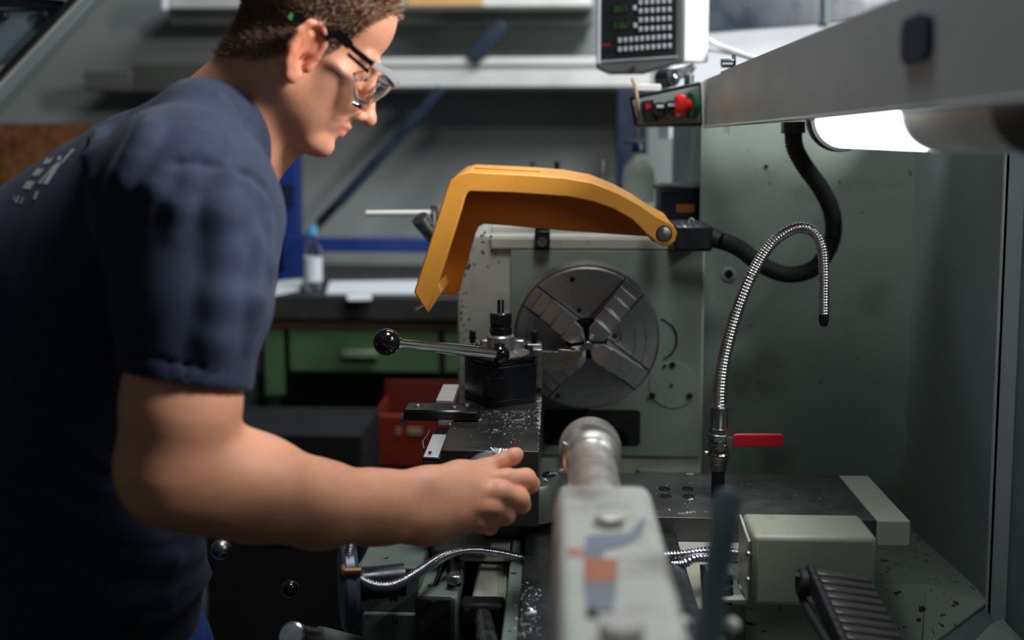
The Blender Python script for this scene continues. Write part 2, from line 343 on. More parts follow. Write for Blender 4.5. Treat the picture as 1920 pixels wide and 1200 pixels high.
for ja in (48, 143, 228, 323):
    c_, s_ = math.cos(R(ja)), math.sin(R(ja)); ex, ez, ey = Vector((c_, 0, s_)), Vector((-s_, 0, c_)), Vector((0, -1, 0))
    O = Vector((SX, CY, SZ)); bm = NB(); wj = .018
    prof = [(.0055, .0), (.0055, .040), (.022, .050), (.040, .050), (.040, .035), (.064, .035), (.064, .021), (.087, .021), (.087, .010), (.106, .010), (.106, 0)]
    # tapered nose towards the bore
    a = [bm.verts.new(O+ex*r+ey*h+ez*(wj*(min(1, max(.12, (r-.004)/.019))))) for r, h in prof]; b = [bm.verts.new(O+ex*r+ey*h-ez*(wj*(min(1, max(.12, (r-.004)/.019))))) for r, h in prof]
    bm.faces.new(a); bm.faces.new(b[::-1])
    for i in range(len(a)): bm.faces.new((a[i], a[(i+1)%len(a)], b[(i+1)%len(a)], b[i]))
    obj('jaw', bm, M['jaw'], ck, bevel=.0015)
    bm = NB()
    for sg_ in (-1, 1): obox(bm, O+ex*.072+ez*sg_*.0205+ey*.0004, ex, ey, ez, .096, .002, .0022)
    obj('jaw_slot', bm, M['dark'], ck, smooth=False)
for (px, py, r) in ((1073, 524, .0085), (1086, 582, .0085), (1153, 630, .009), (1046, 742, .0085)):
    p = at(px, py, CY); bm = NB(); lathe(bm, p, (0, -1, 0), [(-.002, r+.003), (.001, r+.003), (.001, r), (-.003, r*.9), (-.003, 0)], 24, cap=False); b_ = obj('face_screw', bm, M['steel'], ck)
    bm = NB(); hexn(bm, p+Vector((0, .0005, 0)), p+Vector((0, -.0012, 0)), r*.55); obj('hex_socket', bm, M['dark'], b_)
bm = NB(); lathe(bm, (SX, CY-.03, SZ), (0, -1, 0), [(0, .0065), (.032, .0065), (.0335, .005)], 24)
tag(obj('metal_workpiece', bm, M['steel'], None), 'short bright steel rod gripped at the centre of the chuck', 'workpiece')

# ================================================================ orange chuck guard
gd = thing('chuck_guard', 'orange-yellow cast chuck guard swung up above the chuck', 'guard', at(1245, 438, 1.62))
out = [(776, 548), (838, 352), (846, 336), (862, 326), (880, 322), (1000, 328), (1060, 333), (1110, 342), (1160, 362), (1200, 384), (1232, 406), (1246, 413), (1262, 421), (1270, 436), (1267, 452), (1256, 461), (1243, 462), (1230, 455), (1210, 437)]
inn = [(1185, 412), (1150, 392), (1110, 378), (1070, 370), (1020, 366), (960, 362), (882, 359), (876, 362), (872, 370), (822, 530), (802, 588)]
Y0 = 1.57
bm = NB(); pxprism(bm, out+inn, Y0, Y0+.030); obj('front_rim', bm, M['yellow'], gd, bevel=.0022)
def shiftp(pts, Ya, Yb): return [(at(x, y, Ya).x, Yb, at(x, y, Ya).z) for x, y in pts]
o2 = shiftp(out[1:13], Y0, Y0+.030)
in2 = [at(x, y, Y0+.125) for x, y in ((1190, 441), (1060, 432), (960, 422), (905, 419), (895, 425), (889, 440), (858, 545), (852, 553), (832, 552), (836, 530))]
top = [Vector(p) for p in shiftp(out[1:15], Y0, Y0+.03)]
web = [Vector(p) for p in shiftp([(790, 540)], Y0, Y0+.03)]+top
# shell: outer skin swept back, then the rear plate
rimW = .009
def inset(P, w):
    r = []
    for i, p in enumerate(P):
        d = (P[min(i+1, len(P)-1)]-P[max(i-1, 0)]).normalized(); r.append(p+Vector((d.z, 0, -d.x))*w)
    return r
sk_ = inset(web, rimW); bm = NB(); prism(bm, web+sk_[::-1], (0, .118, .008)); obj('top_skin', bm, M['yellow'], gd, bevel=.0015)
def atY(l, Y): return [Vector((p.x, Y, p.z)) for p in l]
rear = atY(web, Y0+.112)+[Vector((p.x, Y0+.112, p.z)) for p in [at(x, y, Y0+.112) for x, y in ((1250, 446), (1200, 443), (1060, 433), (960, 424), (908, 420), (898, 424), (892, 436), (861, 546), (852, 554), (828, 552), (818, 556))]]
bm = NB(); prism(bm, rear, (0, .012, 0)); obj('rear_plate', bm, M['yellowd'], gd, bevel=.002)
# lug on the lower end and the slot insert in the top
bm = NB(); prism(bm, [at(802, 588, Y0+.001), at(828, 548, Y0+.001), at(822, 530, Y0+.001), at(806, 560, Y0+.001)], (0, .11, 0)); obj('foot_web', bm, M['yellow'], gd, bevel=.001)
d_ = (top[4]-top[3]).normalized(); nrm_ = Vector((-d_.z, 0, d_.x)); c = (top[3]+top[4])/2+Vector((.014, .055, .0028))
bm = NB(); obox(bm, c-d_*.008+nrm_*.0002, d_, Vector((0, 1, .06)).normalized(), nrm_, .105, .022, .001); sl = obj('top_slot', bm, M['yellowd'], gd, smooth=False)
bm = NB()
for sg_ in (-1, 1): obox(bm, c-d_*.008+Vector((0, sg_*.012, 0))+nrm_*.001, d_, Vector((0, 1, 0)), nrm_, .108, .003, .0022)
obj('slot_edge', bm, M['yellow'], gd, bevel=.001)
p = at(1245, 438, Y0); bm = NB(); lathe(bm, p, (0, -1, 0), [(-.04, .0108), (.002, .0108), (.0026, .0095)], 28); pv = obj('pivot_pin', bm, M['steel'], gd)
bm = NB(); lathe(bm, p, (0, -1, 0), [(.0, .0112), (.0012, .0112), (.0012, .0125), (0, .0125)], 28, cap=False); obj('pin_ring', bm, M['oxide'], gd)
bm = NB(); cyl(bm, p+Vector((0, .03, 0)), p+Vector((0, .25, 0)), .016); obj('pivot_shaft', bm, M['oxide'], gd)
bm = NB(); p = at(1232, 430, Y0+.07); cyl(bm, p-Vector((0, .03, 0)), p+Vector((0, .035, 0)), .019); obj('hinge_sleeve', bm, M['rust'], gd)
bm = NB(); a = at(778, 577, Y0+.012); b = at(790, 570, Y0+.012); cyl(bm, a, b+(b-a)*.5, .0058); obj('stop_screw', bm, M['steel'], gd)

# black switch box and its conduit
sw = thing('limit_switch_box', 'black limit switch box beside the guard hinge, feeding the black hose', 'switch box', at(1300, 440, 1.8))
bm = NB(); box(bm, at(1262, 1, 1.8).x, at(1335, 1, 1.8).x, 1.74, 1.86, at(1, 466, 1.74).z, at(1, 418, 1.74).z); obj('switch_housing', bm, M['blackp'], sw, bevel=.006)
bm = NB(); cyl(bm, at(1332, 444, 1.76), at(1352, 452, 1.75), .018, .015); obj('cable_gland', bm, M['rubber'], sw)
bm = NB()
for k in range(5):
    t0 = random.random()*6; pc = at(1280+random.random()*30, 420+random.random()*5, 1.735)
    tube(bm, [pc+Vector((.006*math.cos(t0+q)+.001*q, .004*math.sin(q), .006*math.sin(t0+q)+.004)) for q in np.linspace(0, 3.5, 9)], .0005, 5)
tg = obj('swarf_curls', bm, M['chip'], None); tg['kind'] = 'stuff'; tag(tg, 'fine curled swarf hanging on the black switch box by the guard hinge', 'swarf')
bm = NB(); ribbed(bm, [at(1346, 449, 1.755), at(1385, 465, 1.77), at(1430, 498, 1.80), at(1480, 515, 1.82), at(1530, 500, 1.83), at(1560, 450, 1.83), at(1560, 400, 1.82), at(1540, 355, 1.80), at(1508, 310, 1.78), at(1490, 275, 1.77), at(1487, 240, 1.76)], .0155, .006, .0022, 14)
cd = thing('black_conduit', 'black corrugated cable conduit looping down the rear panel of the enclosure', 'conduit', at(1487, 240, 1.76)); obj('conduit_hose', bm, M['rubber'], cd)
bm = NB(); cyl(bm, at(1487, 250, 1.76), at(1487, 228, 1.76), .021, seg=6); obj('conduit_nut', bm, M['blackp'], cd)

# ================================================================ canopy beam, lamp, control box
cb = thing('canopy_beam', 'satin grey sheet-metal canopy beam running overhead toward the camera', 'canopy', (.29, 1.2, 1.6))
a, b, c, d = at(1320, 150, 1.9), at(1320, 238, 1.9), at(1934, 186, .62), at(1934, -100, .62)
XB = .279
zt_, zb_ = at(1320, 150, 1.9).z, at(1320, 238, 1.9).z; XB = at(1320, 200, 1.9).x
bm = NB(); prism(bm, [(XB, 1.9, zb_), (XB, .35, zb_), (XB, .35, zt_), (XB, 1.9, zt_)], (.003, 0, 0)); obj('side_sheet', bm, M['beam'], cb, smooth=False)
bm = NB(); prism(bm, [(XB, .35, zt_), (XB, 1.72, zt_), (xr-.003, 1.72, zt_+.002), (xr-.003, .35, zt_+.002)], (0, 0, .003)); obj('top_shade_sheet', bm, M['beam'], cb, smooth=False)  # unseen canopy top, widened to keep light off the enclosure
bm = NB(); tube(bm, [(XB+.0015, 1.9, zb_), (XB+.0015, .35, zb_)], .0026, 8); obj('rolled_edge', bm, M['beam'], cb)
p = Vector((XB, .79, 1.5)); py_ = 75
bm = NB(); t1 = at(1713, 25, .79).z; t2 = at(1713, 118, .79).z
ov = [(XB-.004, .79+.030*math.copysign(abs(math.cos(t))**.45, math.cos(t)), (t1+t2)/2+(t1-t2)/2*math.copysign(abs(math.sin(t))**.45, math.sin(t))) for t in np.linspace(0, 2*PI, 33)[:-1]]
prism(bm, ov, (.006, 0, 0)); obj('magnetic_holder', bm, M['holder'], cb, bevel=.002, label='dark blue rounded plate on the canopy side')
bm = NB(); prism(bm, [(XB+.0, 1.9, zt_), (XB-.008, 1.9, zt_), (XB-.003, 1.9, zb_+.035), (XB, 1.9, zb_+.03)], (0, .004, 0)); obj('end_tab', bm, M['white'], cb, smooth=False)
bm = NB()
for k in range(4): tube(bm, spline([(XB+.001, 1.665-.004*k, zb_), (XB-.002+.002*k, 1.665-.006*k, zb_-.006), (XB+.004*k-.006, 1.66, zb_-.010-.002*k)], 4), .0005, 5)
tg = obj('swarf_wisp', bm, M['chip'], None); tg['kind'] = 'stuff'; tag(tg, 'tiny wisp of swarf caught under the edge of the canopy beam', 'swarf')

lp = thing('work_lamp', 'glowing white tube work lamp under the canopy beam with black end caps', 'lamp', (.33, 1, 1.52))
LR = .036; LX, LZ = .345, at(1600, 281, 1.1).z+LR
yA, yB = 1.235, .715
bm = NB(); lathe(bm, (LX, yA-.004, LZ), (0, -1, 0), [(0, LR-.001), (.30, LR-.001)], 40); obj('lit_tube', bm, M['lamp'], lp)
bm = NB(); lathe(bm, (LX, yA-.305, LZ), (0, -1, 0), [(0, LR), (yA-yB-.315, LR)], 40, cap=False); o = obj('tube_sleeve', bm, mat('milky_clear_tube', (.86, .88, .9), .22, 0, 0, trans=.3, ior=1.3, rv=.03), lp)
for r in (.0, .006):
    bm = NB(); lathe(bm, (LX, yA+r, LZ), (0, -1, 0), [(-.004, LR+.001), (0, LR+.003), (0, LR-.002), (-.004, LR-.002)], 40, cap=False); obj('end_ring', bm, M['chrome'] if r else M['oxide'], lp)
bm = NB(); lathe(bm, (LX, yA+.022, LZ), (0, -1, 0), [(0, LR-.004), (.001, LR+.004), (.012, LR+.004)], 40); obj('end_cap', bm, M['blackp'], lp)
bm = NB(); lathe(bm, (LX, yB, LZ), (0, -1, 0), [(-.02, LR+.002), (.06, LR+.004)], 40); obj('end_cap', bm, M['blackp'], lp)
bm = NB(); obox(bm, (LX-LR*.90, .82, LZ+LR*.42), (0, 1, 0), Vector((.42, 0, .9)).normalized(), Vector((-.9, 0, .42)).normalized(), .150, .0065, .0012); obj('ballast_strip', bm, M['amber'], lp, label='orange strip inside the clear end of the lamp')
bm = NB(); lathe(bm, (LX, yA-.305, LZ), (0, -1, 0), [(0, LR-.003), (.006, LR-.003), (.007, .014), (.18, .014)], 30); obj('lamp_socket', bm, M['galv'], lp)
for y_ in (.78, 1.18): obj('lamp_bracket', box(NB(), LX-.02, LX+.02, y_, y_+.02, LZ+LR-.002, zt_), M['oxide'], lp)

cx = thing('control_box', 'slanted grey control box with a red mushroom button at the canopy end', 'control box', at(1250, 200, 1.95))
def quadbox(bm, pix, Ys, thick, n):
    return prism(bm, [at(x, y, Y) for (x, y), Y in zip(pix, Ys)], n)
f = [(1180, 182), (1314, 152), (1318, 236), (1190, 238)]; Yf = [1.93, 1.88, 1.88, 1.93]
bm = NB(); quadbox(bm, f, Yf, 0, Vector((.01, .12, 0))); obj('box_body', bm, M['oxide'], cx, bevel=.003)
def inpt(u, v, off=0):      # point on the panel face, u 0..1 right, v 0..1 down
    P = [at(x, y, Y) for (x, y), Y in zip(f, Yf)]; q = P[0].lerp(P[1], u).lerp(P[3].lerp(P[2], u), v); return q+Vector((0, -off, 0))
bm = NB(); prism(bm, [inpt(.03, .12), inpt(.97, .10), inpt(.97, .93), inpt(.05, .93)], (0, -.003, 0)); obj('face_plate', bm, M['sheet'], cx, bevel=.001)
bm = NB(); prism(bm, [inpt(.14, .22, .003), inpt(.33, .20, .003), inpt(.33, .86, .003), inpt(.14, .88, .003)], (0, -.022, 0)); k_ = obj('rocker_switch', bm, M['blackp'], cx, bevel=.003)
bm = NB(); prism(bm, [inpt(.19, .32, .0255), inpt(.25, .31, .0255), inpt(.25, .46, .0255), inpt(.19, .48, .0255)], (0, -.001, 0)); obj('red_mark', bm, M['redprint'], k_)
for u in (.42, .58):
    p = inpt(u, .52, .003); bm = NB(); cyl(bm, p, p+Vector((-.004, -.022, 0)), .014); kk = obj('push_button', bm, M['blackp'], cx, bevel=.002)
    bm = NB(); obox(bm, p+Vector((-.004, -.024, .004)), (1, 0, 0), (0, 1, 0), (0, 0, 1), .014, .003, .006); obj('button_cap', bm, M['key'], kk, bevel=.001)
p = inpt(.86, .52, .003); q = p+Vector((-.03, -.012, 0))
bm = NB(); cyl(bm, p+Vector((.004, 0, 0)), p+Vector((-.006, -.004, 0)), .024); obj('button_collar', bm, mat('green_ring', sr(20, 80, 56), .5), cx)
bm = NB(); lathe(bm, p, Vector((-1, -.35, 0)), [(0, .011), (.016, .012), (.020, .020), (.028, .021), (.033, .016), (.035, .0)], 32); obj('emergency_button', bm, M['estop'], cx, label='red mushroom-head emergency stop button')
bm = NB(); a = at(1196, 168, 1.9); tube(bm, spline([at(1185, 148, 1.92), at(1192, 165, 1.9), at(1196, 200, 1.9), at(1200, 262, 2.0)], 6), .003, 8); obj('pull_cord', bm, mat('yellowed_cord', sr(150, 130, 90), .6), cx)

# ================================================================ digital readout
dr = thing('digital_readout', 'grey digital readout box with dark keypad face and two dim green displays', 'readout', at(1215, 128, 2.15))
DA, DB = at(1117, 122, 2.20), at(1278, 110, 2.10)          # bottom front edge ends
ux = (DB-DA); ux.z = 0; DWd = ux.length; ux.normalize(); uz = Vector((0, 0, 1)); un = ux.cross(uz); un = -un if un.y > 0 else un
tiltv = (DB.z-DA.z)
def D(u, v, w=0): return DA+ux*u+Vector((0, 0, tiltv*u/DWd))+uz*v+un*w
DH = .19
bm = NB()
q = [D(-.002, -.008), D(.030, -.022), D(.110, -.026), D(DWd+.004, -.006), D(DWd+.004, DH), D(-.002, DH)]
prism(bm, q, -un*.012); fr = obj('bezel', bm, mat('grey_bezel', sr(84, 88, 86), .45), dr, bevel=.006)
bm = NB(); prism(bm, [D(.0, -.004, -.012), D(DWd, -.004, -.012), D(DWd, DH-.002, -.012), D(0, DH-.002, -.012)], -un*.060+Vector((.028, 0, 0))); obj('housing', bm, M['white'], dr, bevel=.004)
bm = NB(); prism(bm, [D(.0135, .012, 0), D(DWd-.012, .010, 0), D(DWd-.012, DH-.01, 0), D(.0135, DH-.01, 0)], un*.0015); pn = obj('keypad_panel', bm, M['blackp'], dr)
bm = NB(); tube(bm, [D(.007, .002, .001), D(.007, DH-.006, .001)], .0045, 8); tube(bm, [D(.008, .006, .001), D(DWd-.008, .004, .001)], .002, 8); obj('bezel_edge', bm, M['key'], dr)
def dpx(px, py):          # panel coordinates of a pixel
    r_ = ray(px, py); t = (DA-CO).dot(un)/r_.dot(un); h = CO+r_*t-DA; u = h.dot(ux); return u, h.z-tiltv*u/DWd
keyb = None
kp = [(1202+10.8*i, y-.6*i) for y in (5, 21, 38, 55) for i in range(6)]+[(1191, 15), (1192, 48)]+[(1163+10.4*i, y-.8*i) for y in (76, 93) for i in range(10)]
for px, py in kp:
        u, v = dpx(px, py)
        if keyb is None:
            bm = NB(); obox(bm, D(u, v, .003), ux, un, uz, .0075, .005, .0105); keyb = obj('key', bm, M['key'], dr, bevel=.0016); k0 = D(u, v, .003)
        else:
            o = keyb.copy(); COL.objects.link(o); o.location = keyb.location+D(u, v, .003)-k0
for py, tx in ((17, '0.0525'), (48, '0.1062')):
    u, v = dpx(1166, py); bm = NB(); obox(bm, D(u-.002, v, .002), ux, un, uz, .040, .002, .018); dsp = obj('display_window', bm, M['oxide'], dr)
    bm = NB(); 
    segs = {'0': 'abcdef', '1': 'bc', '2': 'abged', '5': 'afgcd', '6': 'afgedc', '.': ''}
    for n_, ch in enumerate([c for c in tx if c != '.']):
        cu = u-.014+n_*.0068; h_ = .0055; w_ = .0020
        for sgm in segs[ch]:
            du, dv, su, sv = {'a': (0, h_, .0038, .0008), 'g': (0, 0, .0038, .0008), 'd': (0, -h_, .0038, .0008), 'f': (-w_, h_/2, .0008, .0048), 'b': (w_, h_/2, .0008, .0048), 'e': (-w_, -h_/2, .0008, .0048), 'c': (w_, -h_/2, .0008, .0048)}[sgm]
            obox(bm, D(cu+du, v+dv, .0035), ux, un, uz, su, .0006, sv)
    obj('digits', bm, M['led'], dsp, smooth=False)
u, v = dpx(1137, 84); bm = NB(); obox(bm, D(u, v, .002), ux, un, uz, .019, .0006, .0028); obj('red_badge', bm, M['redprint'], dr, smooth=False)
u, v = dpx(1137, 96); bm = NB(); obox(bm, D(u, v, .002), ux, un, uz, .016, .0006, .0022); obj('grey_badge', bm, M['oxide'], dr, smooth=False)
bm = NB(); p = D(.09, -.014, .001); cyl(bm, p, p+un*.003, .005); obj('bezel_screw', bm, M['steel'], dr)
# bracket with clamp knob
bk = thing('readout_bracket', 'grey clamp bracket with black knob beneath the digital readout', 'bracket', at(1260, 150, 2.0))
bm = NB(); prism(bm, [at(*q) for q in ((1235, 132, 2.05), (1300, 116, 2.05), (1308, 124, 2.05), (1296, 142, 2.05), (1262, 152, 2.05), (1240, 142, 2.05))], (0, .03, 0)); obj('bracket_arm', bm, M['steel'], bk, bevel=.003)
p = at(1252, 147, 2.03); bm = NB(); cyl(bm, p+Vector((-.01, .012, 0)), p+Vector((.01, -.02, 0)), .020, .017); kn = obj('clamp_knob', bm, M['blackp'], bk, bevel=.003)
bm = NB(); ball(bm, p+Vector((.011, -.021, .0)), .008, 16); obj('knob_centre', bm, M['chrome'], kn)
bm = NB(); cyl(bm, at(1292, 140, 2.05), at(1292, 160, 2.05), .010); obj('bracket_post', bm, M['steel'], bk)
bm = NB(); box(bm, at(1192, 1, 2.02).x, at(1240, 1, 2.02).x, 2.0, 2.05, at(1, 174, 2.0).z, at(1, 160, 2.0).z); obj('bracket_foot', bm, M['galv'], bk, bevel=.003)

# ================================================================ cross slide, compound, tool post
ZP = atz(935, 768, 0).z; ZP = at(935, 768, 1.49).z         # top of compound
Yn = [Y for Y in [(ZP-1.5)/((at(900, 845, 1).z-1.5))]][0]
xl, xr_ = at(826, 845, Yn).x, at(1010, 845, Yn).x
Zb = at(900, 986, Yn).z
cs_ = thing('compound_slide', 'dark ground-steel compound slide block under the tool post, dusted with swarf', 'slide', ((xl+xr_)/2, Yn+.1, Zb))
bm = NB(); box(bm, xl, xr_, Yn, 1.655, Zb, ZP); obj('slide_block', bm, mat('slide_steel', (.085, .085, .08), .36, .75, .2, 8, bump=.08, bs=200, stain=(.14, .10, .07), sth=.62, ss=20), cs_, bevel=.0012)
a0, a1 = at(792, 858, Yn-.002), at(826, 858, Yn-.002)
bm = NB(); box(bm, a0.x, a1.x, Yn-.002, Yn+.135, at(1, 905, Yn).z, ZP+.002-.012); gp = obj('gib_strip', bm, M['oxide'], cs_, bevel=.001)
bm = NB(); box(bm, a0.x+.001, a1.x-.003, Yn-.001, Yn+.10, ZP-.0105, ZP-.0085); obj('scale_face', bm, mat('pale_zinc', (.74, .76, .78), .3, .35, .06), gp, bevel=.0006)
bm = NB()
for i in range(9):
    for j in range(12):
        x = a0.x+.002+(a1.x-a0.x-.004)*(i+.5*(j % 2))/9.2; z = at(1, 905, Yn).z+.002+j*.0032
        if z < ZP-.014: obox(bm, (x, Yn-.0022, z), Vector((1, 0, 1)).normalized(), (0, 1, 0), Vector((-1, 0, 1)).normalized(), .0016, .0014, .0016)
kn = obj('knurling', bm, M['steel'], gp, smooth=False)
for q in ((801, 850), (803, 855), (822, 848)):
    pass
bm = NB(); p = at(806, 851, Yn+.004); cyl(bm, (p.x, Yn+.006, ZP-.010), (p.x, Yn+.006, ZP-.004), .0025); obj('gib_screw', bm, M['chrome'], cs_)
bm = NB(); tube(bm, spline([at(795, 842, 1.34), at(793, 828, 1.36), at(801, 817, 1.38), at(806, 805, 1.40)], 6), .0013, 6); box(bm, a0.x+.006, a1.x+.004, 1.415, 1.44, ZP-.004, ZP+.004); obj('wiper_clip', bm, M['steel'], cs_)
# stop bar across the slide
bar = thing('tool_holder_bar', 'dark rectangular steel bar with drilled holes lying across the slide left of the tool post', 'bar', at(830, 798, 1.42))
YbN = 1.42; zt2 = at(830, 770, YbN).z; zb2 = ZP+.0005
xa, xb = at(756, 785, YbN).x, at(897, 785, YbN).x
bm = NB(); prism(bm, [(xa, YbN, zb2), (xb, YbN, zb2), (xb, YbN, zt2), (xa, YbN, zt2)], (0, .045, 0)); obj('bar_body', bm, mat('bar_steel', (.05, .05, .052), .3, .8, .15), bar, bevel=.003, seg=1)
for px, py in ((784, 761), (852, 763), (875, 759)):
    p = atz(px, py, zt2); bm = NB(); lathe(bm, (p.x, p.y, zt2+.0006), (0, 0, -1), [(0, .0055), (-.0006, .005), (-.0002, .004), (.0004, .003)], 18); h_ = obj('bar_hole', bm, M['steel'], bar)
bm = NB(); cyl(bm, (xa-.006, YbN+.02, zt2-.018), (xa+.002, YbN+.02, zt2-.018), .007, .009); obj('bar_end', bm, M['steel'], bar)
bm = NB(); p = at(840, 742, 1.56); box(bm, p.x-.012, p.x+.014, 1.50, 1.60, ZP, ZP+.011); obj('rear_clamp', bm, M['galv'], bar, bevel=.001)

tp = thing('tool_post', 'black quick-change tool post standing on the compound slide', 'tool post', at(938, 740, 1.55))
TX0, TX1 = at(870, 720, 1.55).x, at(1006, 720, 1.55).x; TXc = at(938, 720, 1.55).x; TY = 1.552
zT0, zT1 = ZP, at(940, 672, 1.50).z
hw = (TX1-TX0)/2
oct_ = []
def rpoly(hw, ch, r, rot=0):          # square with rounded, chamfered corners
    pts = []
    for k in range(4):
        for (cx0, cy0, a0) in ((hw-r-ch, hw-r, 90), (hw-r, hw-r-ch, 45)):
            pass
        base = [(hw-ch, -hw), (hw, -hw+ch)] 
        for i in range(7):
            t = i/6; x, y = base[0][0]+(base[1][0]-base[0][0])*t, base[0][1]+(base[1][1]-base[0][1])*t
            bul = math.sin(t*PI)*ch*.22; x += bul*.707; y -= bul*.707
            a = R(90*k+rot); pts.append((x*math.cos(a)-y*math.sin(a), x*math.sin(a)+y*math.cos(a)))
    return pts
P = rpoly(.052, .020, .01, 32); mxx = max(p[0] for p in P); P = [(x*hw/mxx, y*.052/mxx) for x, y in P]
def plate(name, s, z0, z1, m, bev=.001, par=tp):
    bm = NB(); prism(bm, [(TXc+x*s, TY+y*s, z0) for x, y in P], (0, 0, z1-z0)); return obj(name, bm, m, par, bevel=bev, ang=30)
hT = zT1-zT0
plate('base_flange', .99, zT0, zT0+.010, M['oxide']); plate('post_body', 1.0, zT0+.010, zT1-.014, M['oxide'], .0015)
plate('post_collar', .97, zT1-.014, zT1-.010, M['oxide']); tpp = plate('top_plate', 1.0, zT1-.010, zT1-.002, M['oxide'], .002)
# slide recess on the near corner
bm = NB(); d1 = Vector((P[0][0]+P[6][0], P[0][1]+P[6][1], 0)).normalized()
near = min(P, key=lambda q: q[1]); c = Vector((TXc+near[0]+.004, TY+near[1]-.0005, zT0+hT*.42))
dn = Vector((.18, -1, 0)).normalized(); dt = Vector((1, .18, 0)).normalized()
obox(bm, c+Vector((.0, .003, 0)), dt, dn, (0, 0, 1), .030, .009, hT*.40); obj('locking_slide', bm, M['oxide'], tp, bevel=.0015)
# dusty swarf disc on top
bm = NB(); lathe(bm, (TXc+.004, TY, zT1-.002), (0, 0, 1), [(0, .041), (.0014, .040), (.0014, 0)], 40, cap=False); obj('grimy_top_ring', bm, mat('gritty_steel', (.16, .12, .10), .6, .5, .5, 120, bump=.5, bs=600, chips=(.6, .6, .6), cth=.60, cs=400), tp)
# centre stud: washer, sleeve, nuts, thread
c = Vector((at(939, 650, TY).x, TY, 0)); zz = lambda py: at(939, py, TY).z
bm = NB(); lathe(bm, (c.x, c.y, 0), (0, 0, 1), [(zz(664), .0265), (zz(660), .0275), (zz(657), .025), (zz(656), .0225), (zz(630), .0215), (zz(627), .0195), (zz(626), .01)], 40, cap=False); obj('clamp_sleeve', bm, M['jaw'], tp, ang=30)
bm = NB(); lathe(bm, (c.x, c.y, 0), (0, 0, 1), [(zz(668), .030), (zz(664), .030), (zz(662), .026)], 40); obj('sleeve_flange', bm, M['oxide'], tp)
bm = NB(); hexn(bm, (c.x, c.y, zz(627)), (c.x, c.y, zz(612)), .0185, .3); nu = obj('lock_nut', bm, M['oxide'], tp, bevel=.0012)
bm = NB(); lathe(bm, (c.x, c.y, 0), (0, 0, 1), [(zz(612), .0155), (zz(607), .0165)], 24); obj('washer', bm, M['oxide'], tp)
bm = NB(); hexn(bm, (c.x, c.y, zz(607)), (c.x, c.y, zz(587)), .0175, .1); obj('lock_nut', bm, M['oxide'], tp, bevel=.0015)
bm = NB(); lathe(bm, (c.x, c.y, 0), (0, 0, 1), [(zz(587), .013), (zz(585.5), .0125)], 24); obj('nut_face', bm, M['steel'], tp)
bm = NB(); pr = []; z_ = zz(586)
while z_ < zz(563): pr += [(z_, .0050), (z_+.0006, .0056)]; z_ += .0012
lathe(bm, (c.x, c.y, 0), (0, 0, 1), pr, 16); obj('threaded_stud', bm, M['oxide'], tp)
# locking lever with ball knob
lv = at(937, 664, 1.49); kb = at(725, 641, 1.37)
bm = NB(); ball(bm, lv, .0152, 28); cyl(bm, lv, lv+Vector((0, 0, .0150)), .008); lb = obj('lever_boss', bm, M['gloss'], tp)
d = (kb-lv).normalized(); bm = NB(); lathe(bm, lv, d, [(.010, .0088), (.08, .0082), ((kb-lv).length-.022, .0062), ((kb-lv).length-.021, .0082), ((kb-lv).length-.016, .0082)], 24); obj('lever_rod', bm, M['chrome'], tp, ang=30)
bm = NB(); ball(bm, kb, .0188, 36); obj('ball_knob', bm, M['gloss'], tp, label='glossy black ball knob')
bm = NB(); cyl(bm, lv+(c-lv).normalized()*.008+Vector((0, 0, -.0)), Vector((c.x, c.y, lv.z)), .007); obj('lever_link', bm, M['oxide'], tp)
# tool holder behind the post
hy = TY+.053
th = thing('tool_holder', 'grey steel tool holder behind the tool post, with two black square-head screws', 'tool holder', at(945, 700, hy))
hz1, hz0 = at(1, 637, hy).z, at(1, 718, hy).z
hx0, hx1 = at(868, 1, hy).x, at(1018, 1, hy).x
bm = NB(); box(bm, hx0, hx1, hy, hy+.030, hz0, hz1); obj('holder_body', bm, M['steel'], th, bevel=.0015)
bm = NB(); box(bm, at(1000, 1, 1.60).x, at(1018, 1, 1.60).x, hy-.022, hy, at(1, 706, 1.58).z, hz1-.004); obj('holder_cheek', bm, M['steel'], th, bevel=.001)
for px in (884, 1003):
    p = Vector((at(px, 1, hy+.012).x, hy+.012, hz1)); bm = NB(); cyl(bm, p, p+Vector((0, 0, .008)), .0045); cyl(bm, p+Vector((0, 0, .006)), p+Vector((0, 0, .0085)), .0068)
    s_ = obj('clamp_screw', bm, M['oxide'], th); bm = NB(); box(bm, p.x-.0052, p.x+.0052, p.y-.0052, p.y+.0052, hz1+.0085, hz1+.020); obj('screw_head', bm, M['oxide'], s_, bevel=.0012)
for a_, b_ in ((899, 919), (962, 985)):
    bm = NB(); x0, x1 = at(a_, 1, TY+.03).x, at(b_, 1, TY+.03).x; box(bm, x0, x1, TY+.022, TY+.045, at(1, 650, TY+.03).z, at(1, 628, TY+.03).z); obj('height_stop', bm, M['steel'], th, bevel=.003)
for i in range(14):
    if 5 < i < 8: continue
    p = at(886+i*7.8, 646, TY+.035); bm = NB(); box(bm, p.x-.0019, p.x+.0019, TY+.03, TY+.046, p.z-.009, p.z+.001); obj('tooth', bm, M['oxide'] if i % 2 else M['steel'], th)
